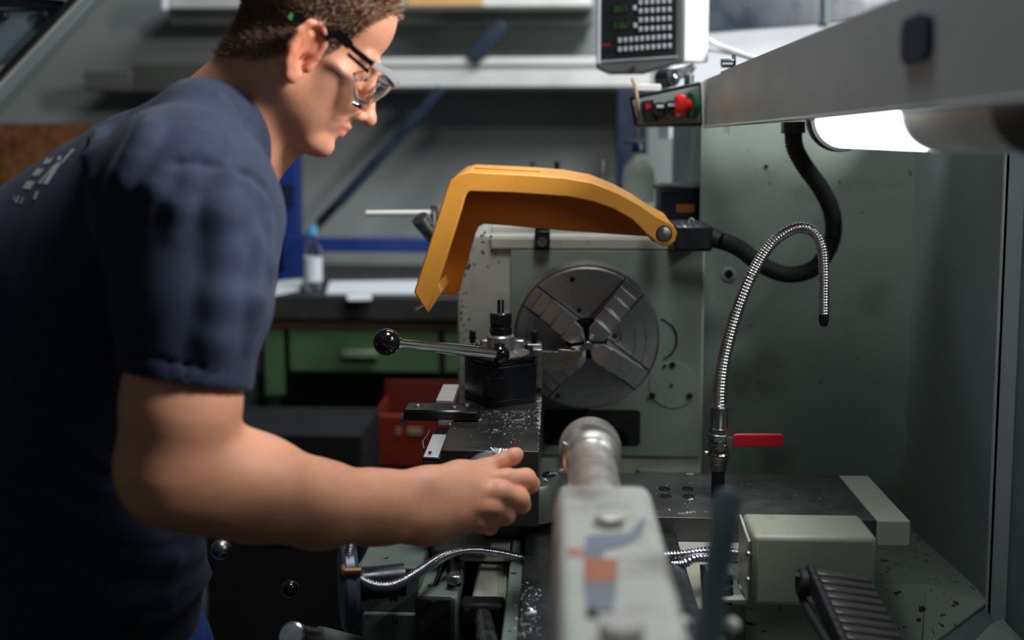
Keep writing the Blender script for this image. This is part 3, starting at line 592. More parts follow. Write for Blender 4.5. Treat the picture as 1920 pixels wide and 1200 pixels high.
# turning tool
yt = 1.628
tt = thing('turning_tool', 'grey steel turning tool with carbide tip reaching to the rod in the chuck', 'cutting tool', at(1050, 680, yt))
bm = NB(); pxprism(bm, [(1015, 658), (1046, 660), (1046, 655), (1078, 657), (1088, 664), (1083, 672), (1078, 690), (1040, 694), (1015, 694)], yt, yt+.022); obj('tool_shank', bm, M['steel'], tt, bevel=.0008)
bm = NB(); pxprism(bm, [(1070, 658), (1090, 660), (1093, 664), (1086, 670), (1072, 671)], yt-.004, yt+.008); obj('carbide_insert', bm, mat('worn_gold_carbide', (.45, .34, .16), .35, .9, .2), tt)
bm = NB(); p = at(1059, 655, yt+.01); cyl(bm, p-Vector((0, 0, .002)), p+Vector((0, 0, .002)), .004); obj('insert_screw', bm, M['brass'], tt)

# dial and crank of the compound slide (under his fingers)
dl = thing('slide_handwheel', 'small grey knurled dial and handle held in the man’s right hand', 'handwheel', at(916, 893, 1.27))
p = Vector((at(916, 900, Yn).x, Yn, at(916, 893, Yn).z))
bm = NB(); lathe(bm, p, (0, -1, 0), [(0, .033), (.012, .033), (.012, .030), (.014, .030), (.014, .034), (.030, .034), (.032, .031)], 48); obj('graduated_dial', bm, mat('satin_grey_dial', (.30, .31, .33), .35, .6, .08), dl, ang=25)
bm = NB(); lathe(bm, p, (0, -1, 0), [(.030, .016), (.055, .014), (.06, .010)], 32); obj('crank_hub', bm, M['steel'], dl)
g0 = at(952, 898, 1.235); bm = NB(); tube(bm, [p+Vector((0, -.05, 0)), p+Vector((.018, -.056, 0)), g0], .006, 12); obj('crank_arm', bm, M['chrome'], dl)
bm = NB(); lathe(bm, g0+Vector((0, .01, 0)), (0, -1, -.1), [(0, .006), (.01, .010), (.035, .0095), (.05, .011), (.055, .008)], 20); obj('handle_grip', bm, M['key'], dl)

# swivel base, cross slide plate, rear block
sv = thing('cross_slide', 'broad dark steel cross slide plate with a pale green end block at the right', 'cross slide', (.1, 1.45, .95))
ZS = 1.5-.52; yf0, yf1 = 1.387, 1.576
ZS = at(1600, 892, yf1).z
yf0 = (ZS-1.5)/(at(1640, 976, 1).z-1.5)
xe = at(1572, 891, yf1).x; xe2 = at(1628, 891, yf1).x
bm = NB(); box(bm, at(905, 1, yf0).x, xe, yf0, yf1, ZS-.034, ZS)
obj('slide_plate', bm, mat('oiled_slide_steel', (.085, .087, .085), .42, .6, .2, 14, bump=.12, bs=150, rv=.12, stain=(.12, .12, .11), sth=.52, ss=8), sv, bevel=.001)
bm = NB(); box(bm, xe+.0008, xe2, yf0-.002, yf1, ZS-.036, ZS+.0005); obj('end_block', bm, M['cream'], sv, bevel=.002)
for (px, py) in ((1246, 917), (1289, 917), (1248, 931), (1291, 931)):
    p = atz(px, py, ZS); bm = NB(); lathe(bm, (p.x, p.y, ZS+.0004), (0, 0, 1), [(-.002, .003), (-.0015, .0055), (.0008, .0062), (.0008, .0085), (0, .009)], 20); obj('socket_hole', bm, M['oxide'], sv)
c = Vector((at(1000, 900, 1.42).x-.012, 1.415, ZS)); zc = at(1010, 868, 1.47).z
bm = NB(); lathe(bm, (c.x, c.y, ZS-.002), (0, 0, 1), [(0, .062), (.020, .058), (zc-ZS-.004, .052), (zc-ZS, .049)], 56); sb = obj('swivel_base', bm, mat('dark_swivel_steel', sr(88, 94, 88), .4, .5, .1), sv, ang=25)
p = atz(1032, 887, zc); bm = NB(); lathe(bm, (c.x+.034, c.y+.004, zc), (0, 0, 1), [(0, .0095), (.001, .0095), (.001, .006), (-.001, .006)], 24, cap=False); obj('oiler_slot', bm, M['oxide'], sb)
# front way strip and apron below
zl = ZS-.034
bm = NB(); box(bm, at(780, 1, yf0).x, at(1240, 1, yf0-.01).x+.18, yf0-.045, yf0+.05, zl-.012, zl-.001); obj('way_strip', bm, M['galv'], sv, bevel=.0015)
ap = thing('saddle_casting', 'cream-green saddle casting beneath the cross slide, streaked with coolant', 'saddle', (0, 1.35, .8))
za = at(1, 1031, 1.33).z
bm = NB(); box(bm, at(846, 1, 1.33).x, at(1392, 1, 1.33).x, 1.33, 1.55, za, zl-.012); obj('saddle_ledge', bm, M['cream'], ap, bevel=.004)
bm = NB(); box(bm, at(690, 1, 1.36).x, at(1400, 1, 1.36).x, 1.40, 1.60, .5, za); obj('saddle_body', bm, M['dark'], ap)
# bed ways running to the camera, dark with swarf
bd = thing('lathe_bed', 'dark oily lathe bed ways running under the tailstock', 'bed', (.03, 1.2, 0))
bz = at(1000, 1100, 1.2).z
bm = NB(); box(bm, at(978, 1100, 1.2).x, .17, .45, 1.38, bz-.10, bz); obj('front_way', bm, mat('bed_steel', (.05, .055, .055), .35, .7, .2, 20), bd, bevel=.002)
bm = NB(); box(bm, at(955, 1100, 1.2).x-.004, at(976, 1100, 1.2).x, .45, 1.38, bz-.14, bz-.012); obj('inner_way', bm, M['dgreen'], bd, bevel=.002)
bm = NB(); box(bm, -.09, .19, .5, 1.8, 0, bz-.14); obj('bed_casting', bm, M['dgreen'], bd)

# ---- apron blocks bottom left
lb_ = thing('apron', 'grey-green apron of the carriage with bolted blocks, low left of the bed', 'apron', (-.18, 1.25, .75))
def pb(name, x0, x1, y0, y1, Y, dep, m, bev=.003, par=lb_, **k):
    bm = NB(); a, b = at(x0, y0, Y), at(x1, y1, Y); box(bm, a.x, b.x, Y, Y+dep, b.z, a.z); return obj(name, bm, m, par, bevel=bev, **k)
pb('upper_block', 672, 790, 1062, 1150, 1.24, .16, M['dgreen']); pb('lower_block', 680, 788, 1149, 1300, 1.236, .16, M['dgreen'])
pb('clamp_plate', 780, 858, 1118, 1300, 1.22, .12, M['dgreen'])
sp = pb('square_socket', 778, 848, 1122, 1320, 1.215, .02, M['dark'], .002)
for x, y in ((813, 1130), (789, 1170), (835, 1170)):
    p = at(x, y, 1.214); bm = NB(); cyl(bm, p, p+Vector((0, -.004, 0)), .0035, seg=10); obj('bolt', bm, M['oxide'], sp)
pb('back_recess', 690, 1000, 1030, 1120, 1.38, .03, M['dark'])
# slanted bright cover with its black clamp
bm = NB(); a = [at(898, 1044, 1.36), at(955, 1047, 1.36), at(948, 1134, 1.20), at(882, 1126, 1.20)]; prism(bm, a, (0, 0, -.012)); obj('sloping_cover', bm, M['cream'], lb_, bevel=.006, label='bright cream sloping cover beside the bed')
bm = NB(); a = [at(955, 1047, 1.361), at(958, 1060, 1.36), at(944, 1170, 1.199), at(942, 1134, 1.199)]; prism(bm, a, (-.004, 0, 0)); obj('cover_side', bm, M['cream'], lb_)
pb('black_clamp', 862, 946, 1134, 1180, 1.19, .03, M['blackp'], .006)
for x in (873, 932):
    p = at(x, 1148, 1.19); bm = NB(); cyl(bm, p, p+Vector((0, -.005, 0)), .005, seg=12); obj('clamp_bolt', bm, M['oxide'], lb_)
bm = NB(); a = at(905, 1160, 1.18); b = at(918, 1230, 1.05); cyl(bm, a, b, .012); obj('feed_rod', bm, M['steel'], lb_)
for (x0, y0, Y0_, x1, y1, r, m) in ((834, 1052, 1.33, 815, 1105, .005, 'oxide'), (850, 1048, 1.32, 852, 1092, .009, 'blackp')):
    bm = NB(); cyl(bm, at(x0, y0, Y0_), at(x1, y1, 1.25), r); obj('stub_rod', bm, M[m], lb_)
bm = NB(); a = at(852, 1084, 1.245); cyl(bm, a+Vector((0, 0, .006)), a-Vector((0, 0, .006)), .0095); obj('rod_cap', bm, M['steel'], lb_, bevel=.002)
bm = NB(); prism(bm, [at(686, 1036, 1.36), at(815, 1036, 1.36), at(790, 1064, 1.25), at(668, 1064, 1.25)], (0, 0, -.01)); tb = obj('top_face', bm, M['dgreen'], lb_, bevel=.001)
for x, y, m in ((735, 1043, 'rust'), (701, 1059, 'oxide'), (757, 1059, 'oxide')):
    t = (y-1036)/28; Yh = 1.36-.11*t; p = at(x, y, Yh-.002); bm = NB(); lathe(bm, p, (0, 0, 1), [(-.004, .003), (0, .006), (.001, .009), (0, .0095)], 20); obj('face_bolt', bm, M[m], tb)
# handwheel seen edge-on, with knob
hw_ = thing('carriage_handwheel', 'grey-blue carriage handwheel seen edge-on below the forearm', 'handwheel', at(650, 1100, 1.2))
c = at(652, 1098, 1.20); bm = NB(); d = Vector((1, .30, 0)).normalized()
lathe(bm, c-d*.010, d, [(0, .040), (.002, .050), (.006, .0535), (.016, .0535), (.021, .048), (.022, .036)], 56); obj('wheel_rim', bm, mat('blue_grey_wheel', sr(84, 96, 112), .35, .2, .05), hw_, ang=30)
p = at(638, 1073, 1.16); bm = NB(); lathe(bm, p, (1, .1, 0), [(0, .0085), (.003, .010), (.006, .0085), (.006, .0055), (.025, .0055)], 20); obj('rusty_pin', bm, M['brass'], hw_)
bm = NB(); cyl(bm, c, c+d*.07, .02); obj('wheel_hub', bm, M['oxide'], hw_)
bm = NB(); ball(bm, at(414, 1030, 1.30), .0135, 24); cyl(bm, at(414, 1030, 1.30), at(418, 1030, 1.5), .005)
obj('chrome_knob', bm, M['steel'], lb_, label='shiny chrome ball knob near the t-shirt hem')
lt_ = thing('chrome_lever', 'thick silver lever end poking up from the bottom edge beneath the handwheel', 'lever', at(560, 1215, 1.25))
a, b = at(545, 1192, 1.16), at(592, 1200, 1.26); bm = NB(); lathe(bm, a, b-a, [(0, .014), (.002, .0165), (.02, .0165), (.0215, .0145), ((b-a).length, .0145)], 28); obj('lever_grip', bm, M['steel'], lt_, ang=30)
bm = NB(); cyl(bm, b, at(680, 1240, 1.30), .018, .03); obj('lever_boss', bm, M['dgreen'], lt_)
bm = NB(); lathe(bm, at(498, 1018, 1.42), (1, .2, .1), [(0, .012), (.03, .014), (.06, .012)], 20); 
cyl(bm, at(510, 1020, 1.42), at(512, 1020, 1.6), .006); obj('hand_grip', bm, M['dblue'], lb_, label='dark blue hand grip')
bm = NB(); ball(bm, at(544, 1104, 1.35), .012, 18); cyl(bm, at(544, 1104, 1.35), at(546, 1104, 1.6), .005)
obj('lever_knob', bm, M['gloss'], lb_, label='small black lever knob')
# armoured lubrication hoses
bm = NB(); ribbed(bm, [at(662, 1008, 1.20), at(655, 1045, 1.18), at(672, 1082, 1.17), at(705, 1099, 1.17), at(745, 1095, 1.18), at(795, 1066, 1.22), at(835, 1042, 1.27), at(880, 1032, 1.29), at(930, 1036, 1.30), at(985, 1048, 1.31), at(1040, 1058, 1.33)], .0064, .0036, .0026, 12)
tag(obj('armoured_hose', bm, M['chrome'], None, ang=180), 'thin chromed spiral hose curling down beside the handwheel and along the saddle', 'hose')
bm = NB(); ribbed(bm, [at(1230, 1044, 1.30), at(1280, 1040, 1.28), at(1330, 1034, 1.28), at(1400, 1040, 1.3)], .0065, .0044, .0026, 12); 
tag(obj('armoured_hose', bm, M['chrome'], None, ang=180), 'upper of two spiral metal hoses right of the tailstock, under the saddle edge', 'hose')
bm = NB(); ribbed(bm, [at(1240, 1060, 1.30), at(1280, 1058, 1.27), at(1310, 1046, 1.27), at(1380, 1050, 1.3)], .0058, .0044, .0024, 12)
tag(obj('armoured_hose', bm, M['chrome'], None, ang=180), 'lower of two spiral metal hoses right of the tailstock, under the saddle edge', 'hose')
# chipped cream bracket and tie block right of the tailstock
cbk = thing('saddle_bracket', 'chipped cream bracket with two bolts between the tailstock and the cover box', 'bracket', at(1330, 1150, 1.3))
bm = NB(); prism(bm, [at(1268, 1060, 1.33), at(1312, 1050, 1.33), at(1318, 1140, 1.25), at(1285, 1145, 1.25)], (0, 0, -.02)); obj('chipped_web', bm, mat('spotted_cream', sr(168, 168, 150), .5, 0, .06, chips=(.10, .02, .015), cth=.64, cs=55), cbk, bevel=.002)
bm = NB(); a, b = at(1345, 1096, 1.32), at(1398, 1122, 1.24); prism(bm, [at(1345, 1096, 1.30), at(1388, 1094, 1.30), at(1400, 1124, 1.22), at(1346, 1124, 1.22)], (0, 0, -.008)); bl = obj('bolt_plate', bm, M['cream'], cbk, bevel=.001)
for x, y in ((1362, 1094), (1362, 1112)):
    p = at(x, y, 1.275-.03*(y > 1100)); bm = NB(); cyl(bm, p, p+Vector((0, 0, .009)), .009, .008); obj('cap_bolt', bm, M['oxide'], bl, bevel=.001)
bm = NB(); a, b = at(1346, 1130, 1.22), at(1396, 1260, 1.22); box(bm, a.x, b.x, 1.22, 1.36, b.z, a.z); obj('bracket_block', bm, M['dgreen'], cbk)

# ================================================================ cover box and cable chain
cvb = thing('cover_box', 'plain cream-green sheet cover box in front of the cross slide, right of the tailstock', 'cover', (.3, 1.2, .9))
zc1 = at(1500, 968, 1.262).z; yc0 = (zc1-1.5)/(at(1500, 1006, 1).z-1.5)
x0, x1 = at(1412, 1060, yc0).x, at(1645, 1060, yc0).x; zc0 = at(1500, 1137, yc0).z
bm = NB(); box(bm, x0, x1, yc0, 1.262+.01, zc0, zc1); obj('box_shell', bm, M['cover'], cvb, bevel=.006, seg=3)
bm = NB(); prism(bm, [(x0-.001, yc0+.012, zc0), (x0-.001, 1.27, zc0), (x0-.001, 1.27, zc1-.002), (x0-.001, yc0+.012, zc1-.012)], (-.003, 0, 0)); sf = obj('side_flange', bm, M['head'], cvb)
for y, z in ((1.20, zc1-.025), (1.20, zc0+.03)):
    bm = NB(); ball(bm, (x0-.005, y, z), .004, 12); obj('flange_screw', bm, M['steel'], sf)
ch = thing('cable_chain', 'black plastic cable drag chain hanging down from the cover box to the bottom edge', 'cable chain', at(1560, 1110, 1.12))
P0_, P1_ = at(1580, 1088, 1.15), at(1655, 1240, 1.02)
dd = (P1_-P0_).normalized(); wx = Vector((1, .0, -.13)).normalized(); nn_ = dd.cross(wx).normalized()
for k in range(11):
    p = P0_+dd*.0135*k; bm = NB()
    obox(bm, p+wx*.004*0, wx, dd, nn_, .064, .0112, .015); o = obj('chain_link', bm, mat('link_plastic', (.06, .06, .055), .18) if k == 0 else bpy.data.materials['link_plastic'], ch, bevel=.0025)
    bm = NB(); obox(bm, p-wx*.037, wx, dd, nn_, .010, .0165, .022); obj('link_plate', bm, M['rubber'], ch, bevel=.003)
bm = NB(); lathe(bm, P0_-wx*.050-nn_*.01, wx, [(0, .015), (.014, .016)], 24); obj('chain_pivot', bm, M['rubber'], ch, bevel=.002)
bm = NB(); tube(bm, spline([P0_-wx*.05, P0_-wx*.045+Vector((0, .0, -.03)), P1_-wx*.05], 8), .005, 8); obj('inner_cable', bm, M['rubber'], ch)

# ================================================================ coolant pipe and hose
cp = thing('coolant_hose', 'flexible chromed coolant hose on a vertical pipe with a red-handled ball valve', 'coolant hose', at(1347, 930, 1.47))
YC = 1.47; cxn = at(1348, 800, YC).x
def cz(py): return at(1348, py, YC).z
def seg_(name, prof, m, seg=28, par=cp, rot=0, bev=0, **k):
    bm = NB(); lathe(bm, (cxn, YC, 0), (0, 0, 1), [(cz(py), r) for py, r in prof], seg, rot); return obj(name, bm, m, par, bevel=bev, **k)
seg_('riser_pipe', [(945, .0098), (878, .0098)], M['oxide'])
vb = seg_('valve_body', [(880, .0125), (868, .0128), (866, .0140), (856, .0145), (853, .0160), (850, .0160), (847, .0142), (838, .0142), (835, .0158), (831, .0158), (829, .0145), (824, .0145)], mat('valve_nickel', (.30, .28, .25), .3, 1, .1), ang=30)
seg_('valve_nut', [(824, .0165), (812, .0165)], M['steel'], 6, bev=.001); seg_('union_nut', [(812, .0148), (801, .0148)], M['ground'], 6, rot=.4, bev=.001)
seg_('hose_ferrule', [(801, .0128), (763, .0128), (761, .0115)], M['chrome'], ang=30)
HPx = [(1349, 763), (1351, 720), (1358, 672), (1370, 622), (1388, 566), (1412, 510), (1442, 462), (1470, 438), (1500, 427), (1526, 436), (1541, 465), (1545, 510), (1545, 560), (1545, 590)]
HY = [YC, YC, YC, YC-.002, YC-.004, YC-.006, YC-.008, YC-.01, YC-.01, YC-.01, YC-.01, YC-.01, YC-.01, YC-.01]
Pp = resample(spline([at(x, y, Y) for (x, y), Y in zip(HPx, HY)], 24), .0007); Lh = len(Pp)*.0007
bm = NB(); 
def hr(s):
    base = .0108-.0028*min(1, s/Lh*1.25); pit = .0048 if s < Lh*.45 else .0040
    return base-.0013*(.5-.5*math.cos(2*PI*s/pit))
tube(bm, Pp, hr, 18); obj('corrugated_hose', bm, mat('hose_chrome', (.52, .50, .50), .2, 1, .05), cp, ang=180)
e = at(1545, 588, YC-.01); bm = NB(); lathe(bm, e, (0, 0, -1), [(0, .0072), (.010, .0072), (.017, .0055), (.0185, .0038)], 20); obj('nozzle', bm, M['oxide'], cp)
bm = NB(); a = at(1374, 826, YC-.012); b = at(1470, 826, YC-.012)
prism(bm, [at(1375, 816, YC-.012), at(1384, 814, YC-.012), at(1466, 814, YC-.012), at(1470, 818, YC-.012), at(1470, 834, YC-.012), at(1466, 838, YC-.012), at(1384, 838, YC-.012), at(1375, 839, YC-.012)], (0, .005, 0)); obj('valve_handle', bm, M['red'], cp, bevel=.002, seg=3, label='red lever handle of the ball valve')
bm = NB(); prism(bm, [at(1356, 820, YC-.010), at(1378, 820, YC-.010), at(1378, 836, YC-.010), at(1356, 846, YC-.010)], (0, .003, 0)); cyl(bm, (cxn, YC, cz(832)), (cxn, YC-.02, cz(832)), .006); obj('handle_stem', bm, M['steel'], cp)
bm = NB(); cyl(bm, (cxn-.016, YC-.004, cz(848)), (cxn-.0205, YC-.004, cz(848)), .003); obj('valve_lug', bm, M['steel'], cp)

# ================================================================ tailstock in the foreground
ts = thing('tailstock', 'cream tailstock casting with a chromed quill, large and out of focus in the foreground', 'tailstock', (SX, .8, .95))
TXX = at(1130, 910, .90).x; hwT = (at(1222, 915, .90).x-at(1040, 915, .90).x)/2; zTt = at(1130, 908, .90).z
TM = mat('worn_cream_casting', sr(188, 192, 184), .42, .05, .05, 8, stain=sr(140, 134, 126), sth=.55, ss=14, chips=(.25, .22, .20), cth=.70, cs=14)
bm = NB(); pr = [(-hwT-.004, -.22), (-hwT-.004, -.10), (-hwT, -.02), (-hwT+.006, 0), (hwT-.008, 0), (hwT, -.008), (hwT+.004, -.10), (hwT+.004, -.22)]
prism(bm, [(TXX+x, .90, zTt+z) for x, z in pr], (0, -.42, 0)); obj('tailstock_casting', bm, TM, ts, bevel=.006, seg=3)
bm = NB(); box(bm, TXX-.05, TXX+.05, .52, .86, bz+.001, zTt-.21); obj('tailstock_base', bm, M['dgreen'], ts)
qz = zTt-.031; qx = TXX-.004
bm = NB(); lathe(bm, (qx, .88, qz), (0, 1, 0), [(0, .0255), (.178, .0255), (.180, .028), (.186, .0305), (.196, .0305), (.199, .028), (.203, .028), (.206, .0335), (.232, .0345), (.238, .033), (.240, .028)], 56, cap=True); obj('quill', bm, M['quill'], ts, ang=28)
bm = NB(); ball(bm, (qx-.030, 1.075, qz+.014), .0035, 10); obj('quill_screw', bm, M['chrome'], ts)
bm = NB(); bp = atz(1143, 968, zTt+.006); lathe(bm, (bp.x, bp.y, zTt-.001), (0, 0, 1), [(0, .014), (.003, .014), (.003, .0125), (.008, .0118), (.0095, .009)], 32); obj('oil_cap', bm, M['galv'], ts)
def flat(name, pix, m, h=.0012, off=0):
    bm = NB(); prism(bm, [atz(x, y, zTt+off) for x, y in pix], (0, 0, h)); return obj(name, bm, m, ts)
flat('maker_plate', [(1098, 1008), (1180, 1000), (1210, 970), (1206, 1000), (1176, 1022), (1132, 1032), (1130, 1050), (1160, 1052), (1156, 1100), (1150, 1148), (1100, 1148), (1094, 1090)], M['label'])
flat('worn_patch', [(1096, 1048), (1158, 1052), (1152, 1092), (1096, 1094)], M['rust'], .0014, .0002)
flat('red_smear', [(1062, 1026), (1096, 1030), (1096, 1046), (1064, 1042)], mat('faded_red_paint', sr(190, 140, 126), .6), .0004, .0002)
flat('dark_groove', [(1098, 1140), (1122, 1146), (1120, 1160), (1100, 1156)], M['oxide'], .001, .0006)
bm = NB(); bp = atz(1165, 1172, zTt+.012); lathe(bm, (bp.x, bp.y, zTt-.001), (0, 0, 1), [(0, .017), (.004, .017), (.004, .0145), (.013, .0140), (.015, .012)], 32); obj('clamp_cap', bm, M['galv'], ts)
lvt = thing('clamp_lever', 'dark grey-green clamping lever, blurred, leaning right of the tailstock', 'lever', at(1325, 1200, .74))
a, b = at(1362, 945, .74), at(1325, 1210, .70)
bm = NB(); lathe(bm, a, b-a, [(-.012, .002), (-.010, .008), (-.004, .0105), (.03, .0098), ((b-a).length, .0085)], 24); obj('lever_handle', bm, mat('dark_grey_green_plastic', sr(66, 80, 84), .45), lvt)
bm = NB(); a = at(1325, 1170, .72); 
for dx in (-.016, .018): bm = NB(); ball(bm, at(1325, 1172, .71)+Vector((dx, 0, 0)), .006, 14); obj('lever_screw', bm, M['galv'], lvt)
bm = NB(); cyl(bm, at(1320, 1200, .71), at(1310, 1300, .71), .016); obj('lever_boss', bm, M['oxide'], lvt)

# ================================================================ swarf
def chips(name, n, f, label, size=(.001, .0028)):
    bm = NB()
    for _ in range(n):
        p = f(); s = random.uniform(*size)
        a = random.random()*6.28; ax_ = Vector((math.cos(a), math.sin(a), random.uniform(-.2, .6))).normalized(); d, u, v = frame(ax_)
        obox(bm, p+Vector((0, 0, s*.2)), d, u, v, s*random.uniform(1, 3), s*.6, s*.35)
    o = obj(name, bm, M['chip'], None, smooth=False); o['kind'] = 'stuff'; return tag(o, label, 'swarf')
def curl(bm, p, L, r, a):
    d = Vector((math.cos(a), math.sin(a), 0)); u = Vector((-d.y, d.x, 0)); n = int(L/.0018)
    tube(bm, [p+d*(L*i/(n*8))+u*r*math.cos(2*PI*i/8)+Vector((0, 0, r+r*math.sin(2*PI*i/8))) for i in range(n*8+1)], r*.42, 5)
gx = lambda: random.gauss(0, 1)
def f1():
    if random.random() < .55: p = atz(960+gx()*45, 770+abs(gx())*28, ZP)
    else: p = atz(1012+gx()*3, 745+random.random()*60, ZP)
    return Vector((min(xr_-.001, max(xl, p.x)), max(Yn+.004, min(1.6, p.y)), ZP))
chips('swarf_on_slide', 420, f1, 'fine bright swarf scattered over the compound slide around the tool post', (.0006, .0021))
chips('swarf_on_post', 260, lambda: Vector((TXc+.004, TY, zT1))+Vector((math.cos(t_ := random.random()*6.28), math.sin(t_), 0))*random.uniform(.024, .043), 'fine swarf lying on top of the black tool post', (.0004, .0011))
def f2():
    p = atz(random.uniform(1050, 1560), random.uniform(900, 970), ZS); return Vector((min(p.x, xe), max(yf0, min(yf1, p.y)), ZS))
chips('swarf_on_cross_slide', 90, f2, 'loose swarf spread over the dark cross slide plate', (.0005, .0016))
def f3(): 
    return Vector((random.uniform(at(1000, 1, 1.35).x, at(1035, 1, 1.35).x), random.uniform(yf0-.03, yf0+.01), zl-.001))
chips('swarf_on_ledge', 120, f3, 'small heap of swarf on the bright way strip under the slide corner', (.0006, .002))
def f4():
    p = atz(random.uniform(965, 1015), random.uniform(1090, 1195), bz); return p
chips('swarf_on_bed', 90, f4, 'swarf flakes on the dark bed left of the tailstock', (.0006, .002))
def f5():
    t = random.random(); x = random.uniform(.30, xr-.01); return Vector((x, YB-(YB-Bp.y)*t, zA-(zA-Bp.z)*t+.0005))
chips('swarf_on_tray', 160, f5, 'specks of swarf on the sloping chip tray at lower right', (.0006, .0018))
bm = NB()
for (px, py, z, L, a) in ((1286, 891, ZS, .013, .1), (1290, 940, ZS, .009, .6), (1270, 966, ZS, .02, .2), (1285, 964, ZS, .015, .3), (1050, 885, ZS, .008, .9), (1420, 0, 0, 0, 0)):
    if L: curl(bm, atz(px, py, z), L, .0014, a)
def sfin(lab):
    global bm
    o = obj('swarf_spirals', bm, M['chip'], None); o['kind'] = 'stuff'; tag(o, lab, 'swarf'); bm = NB()
sfin('coiled spirals of bright swarf lying on the cross slide plate')
for (px, py, L, a) in ((1030, 890, .012, .2), (1020, 900, .008, -.9)): curl(bm, atz(px, py, zc), L, .0013, a)
sfin('two short swarf spirals on the round swivel base')
for (px, py, L, a) in ((905, 752, .010, 1.2), (965, 790, .016, .4), (925, 808, .006, .1), (897, 790, .006, .8)): curl(bm, atz(px, py, ZP), L, .0012, a)
sfin('tiny swarf spirals on the compound slide in front of the tool post')
for (px, py, L, a) in ((985, 1155, .014, .4), (1000, 1150, .010, 2.2)): curl(bm, atz(px, py, bz), L, .0018, a)
o = obj('swarf_spirals', bm, M['chip'], None); o['kind'] = 'stuff'; tag(o, 'two coiled spirals of swarf on the dark bed beside the tailstock', 'swarf')
bm = NB()
for k in range(60):
    p = Vector((p_.x, p_.y, p_.z)) if False else Vector((at(935+gx()*9, 850+abs(gx())*4, 1.262).x, 1.258+gx()*.006, at(935, 843+abs(gx())*3, 1.262).z))
    ax_ = Vector((gx(), gx(), gx()*.3)).normalized(); d, u, v = frame(ax_); obox(bm, p, d, u, v, random.uniform(.003, .009), .0022, .0012)
o = obj('swarf_on_dial', bm, M['chip'], None, smooth=False); o['kind'] = 'stuff'; tag(o, 'white clump of swarf sitting on top of the grey dial behind the thumb', 'swarf')
# ================================================================ the workshop behind
YW = 4.5
def bgbox(name, x0, x1, y0, y1, Y, dep, m, label=None, cat=None, par=None, bev=0, group=None):
    a, b = at(x0, y0, Y), at(x1, y1, Y); bm = NB(); box(bm, a.x, b.x, Y, Y+dep, b.z, a.z)
    o = obj(name, bm, m, par, bevel=bev)
    if label and cat: tag(o, label, cat, group)
    elif label: o['label'] = label
    return o
# cantilever rack: blue posts, arms and shelves
rk = thing('wall_shelf', 'long galvanised shelf on the back wall at head height, blue brackets beneath', 'shelf', at(680, 165, 4.2))
bgbox('shelf_board', 420, 1222, 109, 163, 4.1, .36, M['galv'], par=rk, bev=.006)
bgbox('shelf_edge', 420, 1222, 109, 122, 4.085, .015, M['galv'], par=rk, bev=.003)
bgbox('shelf_board', 245, 419, 120, 172, 4.1, .36, mat('shaded_shelf_steel', sr(70, 70, 64), .6, .2), par=rk, bev=.006, label='left length of the shelf, coloured darker as shade')  # shade on the left of the shelf put into a darker steel colour
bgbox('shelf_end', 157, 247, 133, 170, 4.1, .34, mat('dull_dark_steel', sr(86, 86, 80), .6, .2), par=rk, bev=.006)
rk2 = thing('upper_shelf', 'upper galvanised shelf along the top edge of the picture', 'shelf', at(680, 12, 4.2))
bgbox('shelf_board', 300, 1112, -30, 12, 4.1, .36, M['galv'], par=rk2, bev=.006)
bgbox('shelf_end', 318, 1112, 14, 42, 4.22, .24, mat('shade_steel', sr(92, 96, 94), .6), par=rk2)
bx = bgbox('cardboard_strip', 762, 905, -20, 10, 4.07, .02, mat('pale_plywood', sr(190, 150, 92), .7, 0, .15, 10), 'pale plywood strip on the front of the upper shelf', 'board')
bm = NB(); a = at(308, -20, 4.05); b = at(308, 18, 4.05); tube(bm, [a, b], .014, 12); tag(obj('hanging_hook', bm, M['paper'], None), 'white rounded hook end hanging at the left of the upper shelf', 'hook')
bgbox('dark_board', 395, 420, 118, 125, 4.05, .1, M['dark'], 'thin dark board end lying on the shelf behind the neck', 'board')
for i, (x0, x1, y0, y1) in enumerate(((505, 562, 120, 560), (1158, 1212, 165, 420))):
    nm = ('left blue steel post behind the man’s chin, running down to the bench', 'right blue steel post behind the spray bottle')[i]
    t = thing('rack_post', nm, 'post', at((x0+x1)/2, y1, 4.05), 'blue rack posts')
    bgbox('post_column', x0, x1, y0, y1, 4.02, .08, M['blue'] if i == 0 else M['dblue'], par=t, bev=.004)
    if i == 0:
        bgbox('post_plate', 521, 549, 347, 383, 4.005, .014, M['dblue'], par=t); bgbox('post_foot', 528, 575, 440, 520, 3.96, .06, M['blue'], par=t, bev=.004)
        bgbox('post_recess', 507, 516, 290, 450, 4.0, .02, M['dark'], par=t)
def brace(name, x0, y0, x1, y1, w, m, lab, Y=4.05):
    bm = NB(); a, b = at(x0, y0, Y), at(x1, y1, Y); strip(bm, a, b, w, Y, Y+.05); o = obj(name, bm, m, None, bevel=.004); return tag(o, lab, 'brace', 'blue diagonal braces')
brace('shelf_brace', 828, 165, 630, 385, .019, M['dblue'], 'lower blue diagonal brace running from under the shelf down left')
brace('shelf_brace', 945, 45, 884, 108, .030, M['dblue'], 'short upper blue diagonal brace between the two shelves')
bm = NB(); strip(bm, at(632, 382, 4.03), at(596, 420, 4.03), .018, 4.03, 4.06); strip(bm, at(612, 402, 4.02), at(580, 448, 4.02), .008, 4.02, 4.04); tag(obj('brace_fitting', bm, M['oxide'], None), 'dark threaded fitting at the foot of the lower blue brace', 'fitting')
bgbox('blue_rail', 548, 815, 447, 474, 4.05, .06, M['blue'], 'horizontal blue rail above the workbench', 'rail', bev=.004)
